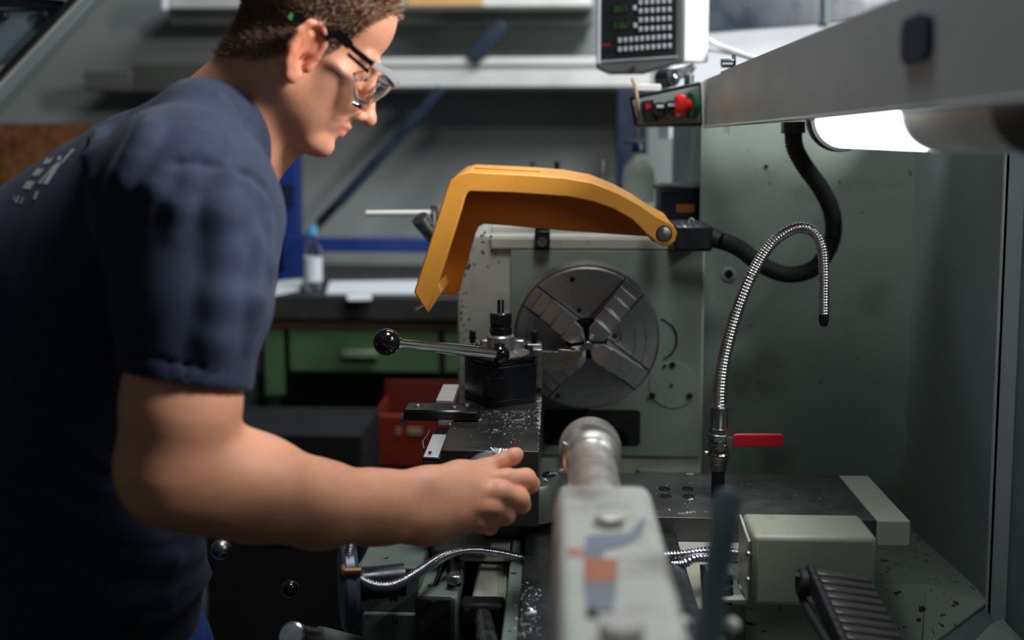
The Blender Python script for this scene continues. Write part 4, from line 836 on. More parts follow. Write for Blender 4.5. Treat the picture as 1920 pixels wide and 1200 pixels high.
# workbench
wb = thing('workbench', 'workbench with dark wooden top and green drawers at the back wall', 'workbench', (at(680, 700, 3.5).x, 3.7, 0))
zt3 = at(680, 556, 3.45).z; x0, x1 = at(478, 600, 3.45).x, at(890, 600, 3.45).x
bm = NB(); box(bm, x0, x1, 3.45, 4.35, zt3-.085, zt3); obj('bench_top', bm, mat('dark_bench_top', sr(44, 42, 40), .5, 0, .2, 10), wb, bevel=.006)
bm = NB(); box(bm, x0, x1, 3.47, 3.49, zt3-.12, zt3-.078); obj('top_edge', bm, M['wood'], wb)
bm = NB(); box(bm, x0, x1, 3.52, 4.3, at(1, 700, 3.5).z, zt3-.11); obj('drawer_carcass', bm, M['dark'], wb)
def drw(x0, x1, y0, y1, Y=3.48, h=None):
    d = bgbox('drawer', x0, x1, y0, y1, Y, .03, M['bgreen'], par=wb, bev=.004)
    if h: bgbox('drawer_handle', *h, Y-.03, .03, mat('drawer_handle_paint', sr(110, 130, 104), .5), par=d, bev=.004)
drw(541, 822, 612, 699, h=(640, 706, 658, 672)); drw(494, 532, 612, 742); drw(833, 870, 612, 699)
for x in (500, 862): bgbox('bench_leg', x, x+22, 742 if x == 500 else 700, 1000, 3.55, .06, M['bgreen'], par=wb)
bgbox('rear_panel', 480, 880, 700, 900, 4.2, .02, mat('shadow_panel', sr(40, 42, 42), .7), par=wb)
bt = thing('water_bottle', 'clear plastic water bottle with light blue cap and white label on the workbench', 'bottle', (at(587, 540, 3.6).x, 3.6, zt3))
bc = at(587, 500, 3.6); zb3 = zt3; k = lambda py: at(587, py, 3.6).z
def bl_(name, prof, m): bm = NB(); lathe(bm, (bc.x, 3.6, 0), (0, 0, 1), prof, 28); return obj(name, bm, m, bt)
bl_('bottle_body', [(zb3, .028), (zb3+.01, .032), (k(480), .032), (k(464), .026), (k(450), .014), (k(440), .013)], M['glass']); bl_('bottle_label', [(k(527), .0325), (k(482), .0325)], M['paper']); bl_('bottle_cap', [(k(440), .0165), (k(425), .016)], M['cap'])
for (q, lab) in (([(612, 552), (618, 530), (790, 528), (788, 552)], 'white papers spread on the workbench right of the bottle'), ([(498, 558), (520, 530), (568, 526), (560, 545)], 'white papers at the foot of the blue post'), ([(652, 564), (650, 556), (696, 554), (697, 563)], 'small white card lying at the front edge of the workbench')):
    bm = NB(); prism(bm, [atz(x, y, zt3+.001) for x, y in q], (0, 0, .006)); tag(obj('paper_sheets', bm, M['paper'], None), lab, 'paper')
bgbox('blue_folder', 500, 538, 518, 535, 3.9, .1, M['blue'], 'blue folder on the workbench beside the post', 'folder')
bm = NB(); ball(bm, at(622, 536, 3.9), .045, 16, (1, 1, .7)); 
tag(obj('bench_clutter', bm, mat('dim_clutter', sr(70, 74, 72), .7), None), 'dim grey rounded cloth bundle at the back of the workbench right of the bottle', 'clutter')
bgbox('back_sill', 600, 800, 500, 516, 4.3, .1, mat('sill_grey', sr(90, 94, 92), .7), 'dim grey ledge on the wall behind the workbench papers', 'ledge')
# red crate
rc_ = thing('red_crate', 'red plastic crate with pale markings on the floor under the workbench', 'crate', at(765, 880, 3.0))
bgbox('crate_front', 700, 862, 778, 878, 3.0, .02, M['redbox'], par=rc_, bev=.006); bgbox('crate_side', 700, 706, 778, 878, 3.02, .3, M['redbox'], par=rc_)
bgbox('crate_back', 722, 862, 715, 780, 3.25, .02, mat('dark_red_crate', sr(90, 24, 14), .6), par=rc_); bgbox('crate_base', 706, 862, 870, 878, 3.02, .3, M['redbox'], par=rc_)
bgbox('crate_label', 764, 790, 803, 815, 2.995, .006, mat('faded_label', sr(150, 130, 110), .6), par=rc_); bgbox('crate_mark', 742, 752, 803, 816, 2.995, .006, mat('faded_mark', sr(140, 110, 96), .6), par=rc_)
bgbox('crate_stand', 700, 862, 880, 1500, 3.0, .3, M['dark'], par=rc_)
bgbox('shade_block', 380, 690, 815, 1900, 2.7, .3, mat('near_black_shade', (.006, .006, .006), .7), 'added near-black block painting the shade below the green drawers, behind the forearm', 'cabinet')  # added dark block standing in for the shade, no cabinet there
# things on top of the headstock
sbt = thing('spray_bottle', 'translucent spray bottle with dark blue nozzle on the machine behind the guard', 'bottle', at(1198, 345, 2.35))
sx_ = at(1198, 300, 2.35).x; k = lambda py: at(1198, py, 2.35).z
bm = NB(); lathe(bm, (sx_, 2.35, 0), (0, 0, 1), [(k(395), .036), (k(335), .038), (k(315), .034), (k(298), .022), (k(288), .012), (k(284), .012)], 28); obj('bottle_body', bm, mat('cloudy_plastic', sr(150, 156, 146), .4), sbt)
bm = NB(); lathe(bm, (sx_, 2.35, 0), (0, 0, 1), [(k(286), .016), (k(272), .015), (k(266), .010)], 20); box(bm, sx_-.035, sx_+.012, 2.342, 2.358, k(270), k(262)); obj('spray_head', bm, M['dblue'], sbt, bevel=.002)
bgbox('machine_top_shelf', 1140, 1310, 395, 412, 2.05, .45, M['dgreen'], 'grey machine top behind the orange guard', 'machine top')
nb_ = bgbox('blue_case', 1240, 1330, 347, 432, 2.0, .12, M['dblue'], 'dark blue case with an orange sticker right of the spray bottle', 'case', bev=.008)
bgbox('case_sticker', 1268, 1302, 383, 398, 1.997, .004, M['amber'], par=nb_)
bgbox('case_lid_rim', 1236, 1333, 350, 360, 1.992, .13, M['blackp'], par=nb_, bev=.003)
for (px, py, lab, m) in ((1000, 312, 'left', 'steel'), (1044, 312, 'middle', 'oxide'), (1129, 310, 'right', 'steel')):
    bm = NB(); a = at(px, py-9, 2.3); b = at(px, py+60, 2.3); lathe(bm, b, (0, 0, 1), [(0, .004), ((a-b).length-.02, .004), ((a-b).length-.019, .0062), ((a-b).length, .0062)], 12)
    tag(obj('shift_pin', bm, M[m], None), lab+'most of three small metal pins standing behind the orange guard', 'pin', 'pins behind the guard')
ll = thing('shift_lever', 'silver shift lever with long thin bar and stout tapered handle left of the guard', 'lever', at(815, 440, 1.95))
bm = NB(); cyl(bm, at(686, 400, 1.95), at(815, 399, 1.97), .0058); obj('thin_bar', bm, M['galv'], ll)
bm = NB(); cyl(bm, at(818, 384, 1.97), at(820, 455, 1.97), .012); obj('lever_post', bm, M['steel'], ll)
bm = NB(); a, b = at(787, 408, 1.93), at(815, 450, 1.96); lathe(bm, a, b-a, [(-.002, .008), (0, .0165), (.004, .0178), ((b-a).length, .012)], 28); obj('tapered_grip', bm, M['steel'], ll, ang=30)
bm = NB(); cyl(bm, at(820, 450, 1.97), at(870, 470, 1.97), .012); obj('lever_shaft', bm, M['steel'], ll)
bm = NB(); box(bm, at(812, 440, 2.0).x, L_+.01, 1.99, 2.2, at(1, 500, 2.0).z, at(1, 440, 2.0).z); obj('lever_housing', bm, M['head'], ll)
# left: chipboard, rack upright
bgbox('chipboard_panel', -260, 178, 232, 520, 4.1, .03, M['osb'], 'brown chipboard panel low on the wall at the far left', 'board')
lr = thing('sloping_rack_frame', 'sloping grey steel frame with mesh and bolts at the top left corner', 'rack', at(60, 100, 2.2))
YL = 2.3
bm = NB(); strip(bm, at(-60, 235, YL), at(190, -40, YL), .020, YL, YL+.05); obj('frame_rail', bm, M['sheet'], lr, bevel=.003)
bm = NB(); strip(bm, at(-30, 172, YL-.02), at(150, -18, YL-.02), .006, YL-.02, YL+.03); obj('inner_channel', bm, M['oxide'], lr)
bm = NB(); strip(bm, at(-20, 178, YL-.005), at(165, -20, YL-.005), .004, YL-.005, YL+.0); obj('bright_edge', bm, M['galv'], lr)
bm = NB(); prism(bm, [at(-40, 18, YL+.02), at(120, 14, YL+.02), at(16, 122, YL+.02), at(-40, 124, YL+.02)], (0, .004, 0)); gp_ = obj('side_plate', bm, mat('blue_grey_plate', sr(104, 118, 126), .4, .2), lr)
for x, y in ((9, 30), (84, 29)):
    p = at(x, y, YL+.01); bm = NB(); cyl(bm, p, p+Vector((0, -.014, 0)), .012, .010); obj('plate_bolt', bm, M['oxide'], gp_, bevel=.002)
for i in range(7):
    bm = NB(); strip(bm, at(-40, -16+i*4.6, YL), at(118-2*i*0, 2+i*1.9, YL), .0022, YL, YL+.01); obj('grille_bar', bm, M['oxide'], lr)
# right: white wall panel, dark hatch, cables
wcab = thing('white_cabinet', 'white electrical cabinet behind the readout with a dark window across its top', 'cabinet', at(1400, 150, 3.0))
bgbox('cabinet_body', 1262, 1900, -300, 260, 2.7, .3, mat('light_cabinet', sr(206, 208, 212), .5, 0, .03), par=wcab)
bm = NB(); prism(bm, [at(1300, -60, 2.69), at(1700, -60, 2.69), at(1700, 30, 2.69), at(1318, 60, 2.69), at(1300, 60, 2.69)], (0, .008, 0)); obj('dark_window', bm, mat('smoked_window', sr(38, 50, 62), .3), wcab)
bm = NB(); a = at(1552, -60, 2.68); b = at(1552, 44, 2.68); tube(bm, [a, b], .011, 10); obj('window_bar', bm, M['sheet'], wcab)
bm = NB(); tube(bm, spline([at(1312, 66, 2.2), at(1345, 84, 2.15), at(1385, 100, 2.05), at(1440, 118, 1.95)], 8), .006, 8); tag(obj('white_cable', bm, M['white'], None), 'white cable running from the readout back to the canopy, upper one', 'cable')
bm = NB(); tube(bm, spline([at(1312, 90, 2.2), at(1345, 96, 2.15), at(1390, 104, 2.05), at(1440, 124, 1.95)], 8), .004, 8); tag(obj('white_cable', bm, M['paper'], None), 'white cable running from the readout back to the canopy, lower one', 'cable')
fit = thing('cable_fitting', 'small shiny metal cable fitting on the top edge of the canopy beam', 'fitting', at(1365, 118, 1.75))
bm = NB(); cyl(bm, at(1352, 118, 1.75), at(1375, 118, 1.75), .0085); obj('fitting_barrel', bm, M['chrome'], fit, bevel=.001)
bm = NB(); cyl(bm, at(1373, 115, 1.75), at(1378, 115, 1.75), .0125, seg=6); obj('fitting_nut', bm, M['oxide'], fit)
HEAD_PITCH, HEAD_YAW, HEAD_ROLL, HEAD_AT, HS = 35, 14, 0, (568, 60, 1.155), .99
NECK_BASE = (436, 247, 1.165)
COLLAR_A, COLLAR_B = (373, 152, 1.165), (482, 296, 1.165)
EX, EZ = 24, -23
FOLDS = [([(300, 318), (330, 306), (380, 306), (430, 316), (480, 335), (510, 372)], .0028, -.0005, .005, 's'),
 ([(292, 225), (280, 250), (268, 275), (252, 305), (235, 335), (208, 370)], .010, .0065, .014, 'u'),
 ([(214, 238), (190, 262), (178, 300), (176, 340)], .009, .006, .014, 'u'),
 ([(418, 330), (414, 400), (418, 480), (412, 560), (400, 640), (382, 690)], .019, .0105, .012, 'u'),
 ([(455, 380), (466, 460), (470, 560), (460, 650)], .010, .0065, .014, 'u'),
 ([(500, 420), (496, 500), (478, 600)], .008, .006, .014, 'u'),
 ([(310, 330), (295, 360), (282, 395)], .008, .006, .014, 'u'), ([(355, 340), (338, 390), (328, 440)], .008, .006, .014, 'u'),
 ([(236, 668), (300, 674), (380, 690), (462, 702)], .0016, -.0003, .003, 's'),
 ([(150, 1015), (230, 1045), (310, 1050), (375, 1035)], .010, .006, .02, 'u'),
 ([(120, 1110), (220, 1130), (310, 1122), (385, 1105)], .011, .007, .02, 'u'),
 ([(420, 172), (445, 200), (462, 240), (474, 280)], .0022, -.0003, .004, 's')]
# ================================================================ the machinist
def nets(Fd, org, h):                          # naive surface nets on a distance grid
    ins = Fd < 0; c = np.zeros(tuple(n-1 for n in Fd.shape), np.int8)
    for i in (0, 1):
        for j in (0, 1):
            for k in (0, 1): c += ins[i:Fd.shape[0]-1+i, j:Fd.shape[1]-1+j, k:Fd.shape[2]-1+k]
    A = np.argwhere((c > 0) & (c < 8)); idx = -np.ones(c.shape, np.int32); idx[A[:, 0], A[:, 1], A[:, 2]] = np.arange(len(A))
    cor = [(i, j, k) for i in (0, 1) for j in (0, 1) for k in (0, 1)]
    val = {q: Fd[A[:, 0]+q[0], A[:, 1]+q[1], A[:, 2]+q[2]] for q in cor}
    acc = np.zeros((len(A), 3)); cnt = np.zeros(len(A))
    for q in cor:
        for ax in range(3):
            if q[ax]: continue
            q2 = list(q); q2[ax] = 1; a, b = val[q], val[tuple(q2)]; m = (a < 0) != (b < 0)
            t = np.where(m, a/np.where(m, a-b, 1), 0)
            for x in range(3): acc[:, x] += np.where(m, q[x]+(t if x == ax else 0), 0)
            cnt += m
    V = (A+acc/cnt[:, None])*h+org; Q = []
    for ax in range(3):
        o1, o2 = [x for x in range(3) if x != ax]
        s = [slice(1, -1)]*3; s[ax] = slice(0, -1); a = ins[tuple(s)]; s2 = list(s); s2[ax] = slice(1, None); b = ins[tuple(s2)]
        E = np.argwhere(a != b)
        if not len(E): continue
        off = np.ones(3, int); off[ax] = 0; flip = a[E[:, 0], E[:, 1], E[:, 2]]; E = E+off
        e1 = np.zeros(3, int); e1[o1] = 1; e2 = np.zeros(3, int); e2[o2] = 1
        g = lambda d: idx[tuple((E-d).T)]
        q = np.stack([g(e1+e2), g(e2), g(0*e1), g(e1)], 1)
        if ax == 1: flip = ~flip
        q[~flip] = q[~flip][:, ::-1]; Q.append(q)
    return V, np.concatenate(Q)
class Vol:
    def __init__(s, lo, hi, h):
        s.o = np.array(lo, float); s.h = h; s.n = np.ceil((np.array(hi)-s.o)/h).astype(int)+1; s.F = np.full(s.n, 9.0, np.float32)
    def box(s, lo, hi):
        a = np.maximum(0, np.floor((np.array(lo)-s.o)/s.h).astype(int)); b = np.minimum(s.n, np.ceil((np.array(hi)-s.o)/s.h).astype(int)+1)
        if (b <= a).any(): return None, None
        sl = tuple(slice(i, j) for i, j in zip(a, b))
        G = np.meshgrid(*[s.o[i]+s.h*np.arange(a[i], b[i]) for i in range(3)], indexing='ij', sparse=True); return sl, G
    def put(s, sl, d, k, op):
        f = s.F[sl]
        if op == 'u': hh = np.clip(.5+.5*(f-d)/k, 0, 1); s.F[sl] = f*(1-hh)+d*hh-k*hh*(1-hh)
        else: hh = np.clip(.5-.5*(f+d)/k, 0, 1); s.F[sl] = f*(1-hh)-d*hh+k*hh*(1-hh)
    def cone(s, a, b, ra, rb, k=.01, op='u'):
        a, b = np.array(a, float), np.array(b, float); m = max(ra, rb)+k*1.5+2*s.h
        sl, G = s.box(np.minimum(a, b)-m, np.maximum(a, b)+m)
        if sl is None: return
        ab = b-a; L = max(1e-9, ab@ab); p = [G[i]-a[i] for i in range(3)]
        t = np.clip((p[0]*ab[0]+p[1]*ab[1]+p[2]*ab[2])/L, 0, 1)
        d = np.sqrt(sum((p[i]-t*ab[i])**2 for i in range(3)))-(ra+(rb-ra)*t); s.put(sl, d, k, op)
    def chain(s, pts, k=.01, op='u'):          # pts: [(vector, radius)...]
        for (a, ra), (b, rb) in zip(pts, pts[1:]): s.cone(a, b, ra, rb, k, op)
    def ell(s, c, r, Rm=None, k=.01, op='u'):
        c = np.array(c, float); m = max(r)+k*1.5+2*s.h; sl, G = s.box(c-m, c+m)
        if sl is None: return
        p = [G[i]-c[i] for i in range(3)]
        if Rm is not None: p = [Rm[0][j]*p[0]+Rm[1][j]*p[1]+Rm[2][j]*p[2] for j in range(3)]
        k0 = np.sqrt(sum((p[i]/r[i])**2 for i in range(3))); k1 = np.sqrt(sum((p[i]/r[i]**2)**2 for i in range(3)))+1e-9
        s.put(sl, k0*(k0-1)/k1, k, op)
    def plane(s, c, n, lo, hi, k=.002):         # removes the side the normal points to, inside lo..hi
        sl, G = s.box(lo, hi); n = np.array(n, float)/np.linalg.norm(n); d = -(sum((G[i]-c[i])*n[i] for i in range(3))); s.put(sl, d, k, 's')
    def mesh(s, smooth=2):
        V, Q = nets(s.F, s.o, s.h); e = np.concatenate([Q[:, [0, 1]], Q[:, [1, 2]], Q[:, [2, 3]], Q[:, [3, 0]]]); n = len(V)
        deg = np.bincount(e[:, 0], minlength=n)+np.bincount(e[:, 1], minlength=n)
        for it in range(smooth):
            for lam in (.5, -.52):
                acc = np.stack([np.bincount(e[:, 0], V[e[:, 1], i], n)+np.bincount(e[:, 1], V[e[:, 0], i], n) for i in range(3)], 1)
                V = V+lam*(acc/deg[:, None]-V)
        return V, Q
def nmesh(name, V, Q, m, parent, cols=None):
    base = wloc(parent); me = bpy.data.meshes.new(name); me.vertices.add(len(V)); me.vertices.foreach_set('co', (V-np.array(base)).astype(np.float32).ravel())
    k = Q.shape[1]; me.loops.add(Q.size); me.polygons.add(len(Q)); me.loops.foreach_set('vertex_index', Q.astype(np.int32).ravel())
    me.polygons.foreach_set('loop_start', np.arange(0, Q.size, k, dtype=np.int32))
    me.update(calc_edges=True); me.polygons.foreach_set('use_smooth', [True]*len(Q))
    if cols is not None:
        ca = me.color_attributes.new('tint', 'FLOAT_COLOR', 'POINT'); ca.data.foreach_set('color', np.concatenate([cols, np.ones((len(V), 1))], 1).astype(np.float32).ravel())
    o = bpy.data.objects.new(name, me); COL.objects.link(o); o.parent = parent; me.materials.append(m); return o

M['skin'] = mat('skin', sr(226, 160, 126), .48, 0, .05, 60, bump=.12, bs=420, sss=.12, attr='tint')
M['hair'] = mat('short_brown_hair', sr(152, 126, 102), .55, 0, .3, 300)
M['shirt'] = mat('navy_jersey', sr(36, 45, 66), .85, 0, .08, 20, bump=.25, bs=900, sheen=.08)
M['jeans'] = mat('blue_denim', sr(36, 66, 130), .8, 0, .15, 60, bump=.3, bs=700)
M['shoe'] = mat('black_leather', (.02, .02, .02), .5)
M['print'] = mat('pale_grey_print', sr(170, 178, 172), .8)
M['iris'] = mat('eye_iris', (.05, .07, .08), .15); M['eye'] = mat('eye_white', (.75, .72, .70), .2)

# head frame: x forward, y to the man's left, z up, millimetres, origin at eye level mid-skull
HP, HY, HRL = R(HEAD_PITCH), R(HEAD_YAW), R(HEAD_ROLL)
HR = Matrix.Rotation(HY, 3, 'Z') @ Matrix.Rotation(HP, 3, 'Y') @ Matrix.Rotation(HRL, 3, 'X')
HO = at(*HEAD_AT)
HRn = np.array(HR)
def H(x, y, z): return HO + HR @ (Vector((x, y, z))*.001*HS)
def Hr(*r): return tuple(v*.001*HS for v in r)

root = thing('person', 'young man in navy t-shirt leaning over the lathe, turning its small dial by hand', 'person', (-.52, 1.17, 0))
HH = .0024
sk = Vol((-.72, .84, .86), (.03, 1.46, 1.78), HH)
def hell(c, r, k=8, op='u', R2=None):
    Rm = HRn if R2 is None else HRn @ np.array(R2)
    sk.ell(H(*c), Hr(*r), Rm, k*.001, op)
def hcone(a, b, ra, rb, k=6, op='u'): sk.cone(H(*a), H(*b), ra*.001*HS, rb*.001*HS, k*.001, op)
hell((-5, 0, 44), (90, 75, 74), 5)
hell((40, 0, 42), (42, 62, 48), 18)              # forehead
hell((40, 0, -28), (50, 60, 66), 20)
hell((46, 0, -70), (40, 47, 36), 14)
for s in (-1, 1):
    hcone((14, s*48, -58), (72, s*20, -95), 14, 15, 22)     # jaw
    hcone((10, s*54, -22), (14, s*52, -60), 14, 13, 18)
    hell((60, s*38, -26), (22, 20, 17), 18)
    hell((50, s*34, -50), (32, 22, 36), 18)       # cheekbone
    hcone((86, s*10, 15), (76, s*40, 13), 9, 8, 8)         # brow
    hell((92, s*31, -1), (13, 15, 9.5), 9, 's')
    hell((74, s*31, -1), (14.6, 14.2, 14), 3)               # eyeball with lid
    hcone((88.2, s*21, -6.5), (84.5, s*43, -6.5), 1.0, 1.0, 1.5, 's')
hcone((91, 0, 4), (114, 0, -36), 7.5, 8, 10)      # nose
hell((116, 0, -39), (10.5, 10, 9), 6)
for s in (-1, 1):
    hell((102, s*12.5, -43), (11, 6.5, 7.5), 5)
    hell((105, s*7.5, -51), (5.5, 3.6, 5), 3, 's')
hell((82, 0, -62), (20, 28, 24), 12)               # muzzle
hcone((101, -7, -60.5), (101, 7, -60.5), 5.2, 5.2, 5)       # upper lip
hcone((95, -17, -63), (101, -6, -61), 3.2, 4.6, 4); hcone((95, 17, -63), (101, 6, -61), 3.2, 4.6, 4)
hcone((99.5, -8, -71), (99.5, 8, -71), 5.6, 5.6, 5)
hcone((107.5, -7, -65.8), (107.5, 7, -65.8), 1.2, 1.2, 2, 's'); hcone((96, -22, -66), (107, -7, -65.8), 1.0, 1.2, 2, 's'); hcone((96, 22, -66), (107, 7, -65.8), 1.0, 1.2, 2, 's')
hell((85, 0, -95), (19.5, 22, 16), 14)            # chin
hell((107, 0, -81), (6, 13, 4), 6, 's')
for s in (-1, 1):                                 # ears
    E = lambda u, v, w: (EX-u*math.cos(.5)+w*.3, s*(70+u*math.sin(.5)+w), EZ+v)     # u backwards, v up, w outwards
    pr = [(-4, -14), (-7, 2), (-5, 18), (2, 29), (13, 33), (23, 28), (28, 14), (26, -4), (19, -20), (10, -31), (2, -32), (-1, -24)]
    for (a, b) in zip(pr, pr[1:]):
        hcone(E(a[0], a[1], 7), E(b[0], b[1], 7), 3.9, 3.9, 3)
    Ro = Matrix.Rotation(-s*.5, 3, 'Z')
    hell(E(11, 2, 3), (16, 4.2, 30), 4, 'u', Ro)
    hell(E(6, -27, 6), (8, 4.4, 10), 4, 'u', Ro)
    hell(E(11, 8, 9), (9.5, 6.5, 18), 3, 's', Ro)
    hell(E(4, -8, 9), (8, 8, 11), 3, 's', Ro)
    hcone(E(15, 18, 5.5), E(19, -8, 5.5), 3.4, 3.2, 4)       # antihelix
    hcone(E(19, -8, 5.5), E(10, -20, 6.5), 3.2, 3.2, 4)
    hell(E(-5, -10, 7), (5, 4, 7), 4, 'u', Ro)               # tragus
# neck and hidden torso
NT, NB_ = H(-10, 0, -42), at(*NECK_BASE)
sk.cone(NT, NB_, .053, .060, .03)
sk.cone(H(10, 0, -62), at(446, 236, 1.15), .040, .048, .035)
SHR, SHL = at(342, 352, .995), at(380, 330, 1.31)
sk.cone(SHR, SHL, .052, .052, .03)
sk.cone(NB_, at(300, 430, 1.165), .07, .10, .03)
sk.ell(at(260, 600, 1.165), (.10, .13, .2), None, .03)
sk.ell(at(180, 900, 1.165), (.10, .12, .2), None, .03)
# right arm
sk.chain([(SHR, .05), (at(350, 560, .968), .0545), (at(340, 760, .955), .0535), (at(322, 860, .952), .047), (at(324, 892, .955), .042)], .02)
sk.chain([(at(320, 893, .955), .041), (at(400, 897, .975), .047), (at(480, 915, 1.0), .0475), (at(600, 946, 1.045), .0405), (at(715, 952, 1.09), .0325)], .03)
sk.chain([(at(700, 925, 1.09), .024), (at(800, 918, 1.13), .021), (at(860, 915, 1.15), .0195)], .025)
sk.chain([(at(700, 975, 1.085), .025), (at(800, 975, 1.12), .023), (at(850, 965, 1.13), .0205)], .025)
# left arm hanging behind
sk.chain([(SHL, .05), (at(330, 560, 1.34), .046), (at(280, 760, 1.33), .041), (at(255, 900, 1.28), .03), (at(250, 990, 1.26), .026)], .02)
sk.chain([(at(250, 990, 1.26), .027), (at(255, 1040, 1.25), .024)], .02)
for i in range(4): sk.chain([(at(236+8*i, 1040, 1.235+.012*i), .011), (at(240+9*i, 1100, 1.23+.014*i), .0095), (at(236+9*i, 1150-4*abs(i-1), 1.225+.014*i), .0085)], .004)
sk.chain([(at(262, 1020, 1.24), .013), (at(278, 1060, 1.225), .011), (at(274, 1090, 1.215), .009)], .006)
# right hand on the dial
W1, W2 = at(812, 920, 1.132), at(805, 962, 1.122)
MC = [at(906, 903, 1.163), at(896, 928, 1.146), at(884, 950, 1.136), at(870, 972, 1.132)]
for i, m in enumerate(MC): sk.cone(W1.lerp(W2, i/3), m, .0185, .0145-.001*i, .016)
FG = [[(MC[0], .0145), (at(950, 899, 1.168), .0122), (at(986, 898, 1.176), .0118), (at(995, 908, 1.200), .0104), (at(968, 908, 1.217), .0095)],
      [(MC[1], .0145), (at(938, 926, 1.144), .0128), (at(974, 936, 1.158), .0116), (at(978, 946, 1.188), .0104), (at(954, 944, 1.206), .0094)],
      [(MC[2], .0135), (at(926, 954, 1.136), .0122), (at(946, 966, 1.148), .0112), (at(950, 966, 1.178), .0100), (at(934, 960, 1.194), .0092)],
      [(MC[3], .0125), (at(902, 980, 1.134), .0110), (at(918, 986, 1.148), .0098), (at(918, 982, 1.172), .0090), (at(905, 974, 1.184), .0084)]]
sk.ell(at(858, 940, 1.15), (.036, .016, .034), None, .02)
for f in FG: sk.chain(f, .0055)
sk.chain([(W1, .018), (at(862, 900, 1.162), .0195), (at(908, 880, 1.188), .0128)], .014)
sk.chain([(at(905, 881, 1.187), .0125), (at(941, 866, 1.196), .0105), (at(962, 856, 1.2), .0098), (at(969, 852, 1.203), .0085)], .004)
V, Q = sk.mesh(2)
# natural colouring: lips, ears, knuckles, scalp, stubble
Lm = ((V-np.array(HO)) @ HRn)/.001/HS
lx, ly, lz = Lm.T; col = np.ones((len(V), 3))
def blend(m, c):
    m = np.clip(m, 0, 1)[:, None]; col[:] = col*(1-m)+np.array(c)*m
blend((lx > 90)*np.exp(-((lz+66)/6.0)**4-(ly/17)**4)*.8, (.86, .52, .52))
eard = np.sqrt((lx-EX+8)**2+((np.abs(ly)-86)*1.0)**2+((lz-EZ)*.6)**2); blend((np.abs(ly) > 73)*np.exp(-(eard/26)**4)*.55, (.98, .56, .48))
blend(np.exp(-((lx-100)/16)**2-(ly/14)**2-((lz+42)/12)**2)*.4, (1, .72, .66))
blend(np.exp(-((lz+80)/28)**4)*(lx > 10)*(lx < 95)*(np.abs(ly) > 12)*.22, (.72, .62, .58))
for s in (-1, 1): blend(np.exp(-((lx-84)/9)**4-((ly-s*28)/20)**4-((lz-15.5)/3.2)**4)*.7, (.32, .22, .17))
def hairmask(x, y, z):                          # >0 inside the hairline
    ay = np.abs(y)
    front = np.interp(x, [-110, -75, -40, -18, -6, 8, 18, 34, 46, 58, 70, 92], [-84, -82, -70, -58, -48, -30, -8, -20, 6, 44, 72, 90])
    return z-front
hm = hairmask(lx, ly, lz)
near = (lz > -92) & (lx < 100) & (np.linalg.norm(Lm-np.array((0, 0, 30)), axis=1) < 125) & ~((np.abs(ly) > 76) & (lz < EZ+34) & (lx > EX-38) & (lx < EX+10))
blend(np.where(near, np.clip(hm/7, 0, 1)*.8, 0), (.26, .2, .16))
body = nmesh('body', V, Q, M['skin'], root, col)
# eyes
for s in (-1, 1):
    e = obj('eye', ball(NB(), H(74.6, s*31, -1), .0138*HS, 20), M['eye'], root)
    bm = NB(); ball(bm, H(87.2, s*30, -5), .0032*HS, 12); obj('iris', bm, M['iris'], e)
# hair: a thin cap plus short strands
dist = np.linalg.norm(Lm, axis=1); sel = near & (hm > -1.5)
VN = np.zeros_like(V); fn = np.cross(V[Q[:, 2]]-V[Q[:, 0]], V[Q[:, 3]]-V[Q[:, 1]])
for i in range(4): np.add.at(VN, Q[:, i], fn)
VN /= np.linalg.norm(VN, axis=1)[:, None]+1e-9
ids = np.nonzero(sel)[0]; rng = np.random.default_rng(3)
pick = rng.choice(ids, 42000, p=None); P0 = V[pick]+(rng.random((42000, 3))-.5)*.0028
nn = VN[pick]; back = np.array(HR @ Vector((-.55, 0, -.35))); fl = np.clip((Lm[pick, 0]-40)/50, 0, 1)[:, None]*np.array(HR @ Vector((1.5, 0, .9)))
d = nn*.75+back*.8+fl+(rng.random((42000, 3))-.5)*.9; d /= np.linalg.norm(d, axis=1)[:, None]
ln = (.0042+.0048*np.clip((Lm[pick, 2]-10)/60, 0, 1)*rng.random(42000)+.002*rng.random(42000))[:, None]
side = np.cross(d, rng.random((42000, 3))-.5); side /= np.linalg.norm(side, axis=1)[:, None]
wd = .00042
HV = np.concatenate([P0-side*wd-nn*.001, P0+side*wd-nn*.001, P0+d*ln*.6+side*wd*.7, P0+d*ln+back*.0012]); n = 42000; ar = np.arange(n)
HQ = np.stack([ar, ar+n, ar+2*n, ar+3*n], 1)
hair = nmesh('hair', HV, HQ, M['hair'], root)

# ---- t-shirt
sh = Vol((-.86, .84, .72), (-.2, 1.5, 1.62), .0034)
BK = [(at(184, 520, 1.165), (.143, .165, .150), 20)]
sh.cone(at(338, 345, 1.005), at(350, 345, 1.32), .078, .070, .04)
sh.cone(at(412, 262, 1.10), at(412, 262, 1.23), .052, .052, .05)
sh.ell(at(300, 450, 1.165), (.135, .17, .15), None, .05)
for c, r, a in BK: sh.ell(c, r, np.array(Matrix.Rotation(R(a), 3, 'Y')), .03)
sh.ell(at(195, 655, 1.165), (.150, .175, .19), None, .03)
sh.ell(at(150, 860, 1.165), (.150, .165, .2), None, .06)
sh.ell(at(135, 1130, 1.165), (.150, .165, .17), None, .05)
sh.cone(at(378, 232, 1.085), at(378, 232, 1.25), .048, .048, .03)
# right sleeve, with its chest side
CU = at(345, 712, .953)
sh.cone(at(352, 385, .99), at(358, 560, .972), .080, .0705, .04)
sh.cone(at(358, 560, .972), at(348, 760, .951), .0705, .061, .02)
sh.cone(at(425, 420, 1.03), at(398, 560, .985), .058, .05, .03)
sh.cone(SHL, at(335, 600, 1.34), .075, .062, .03)
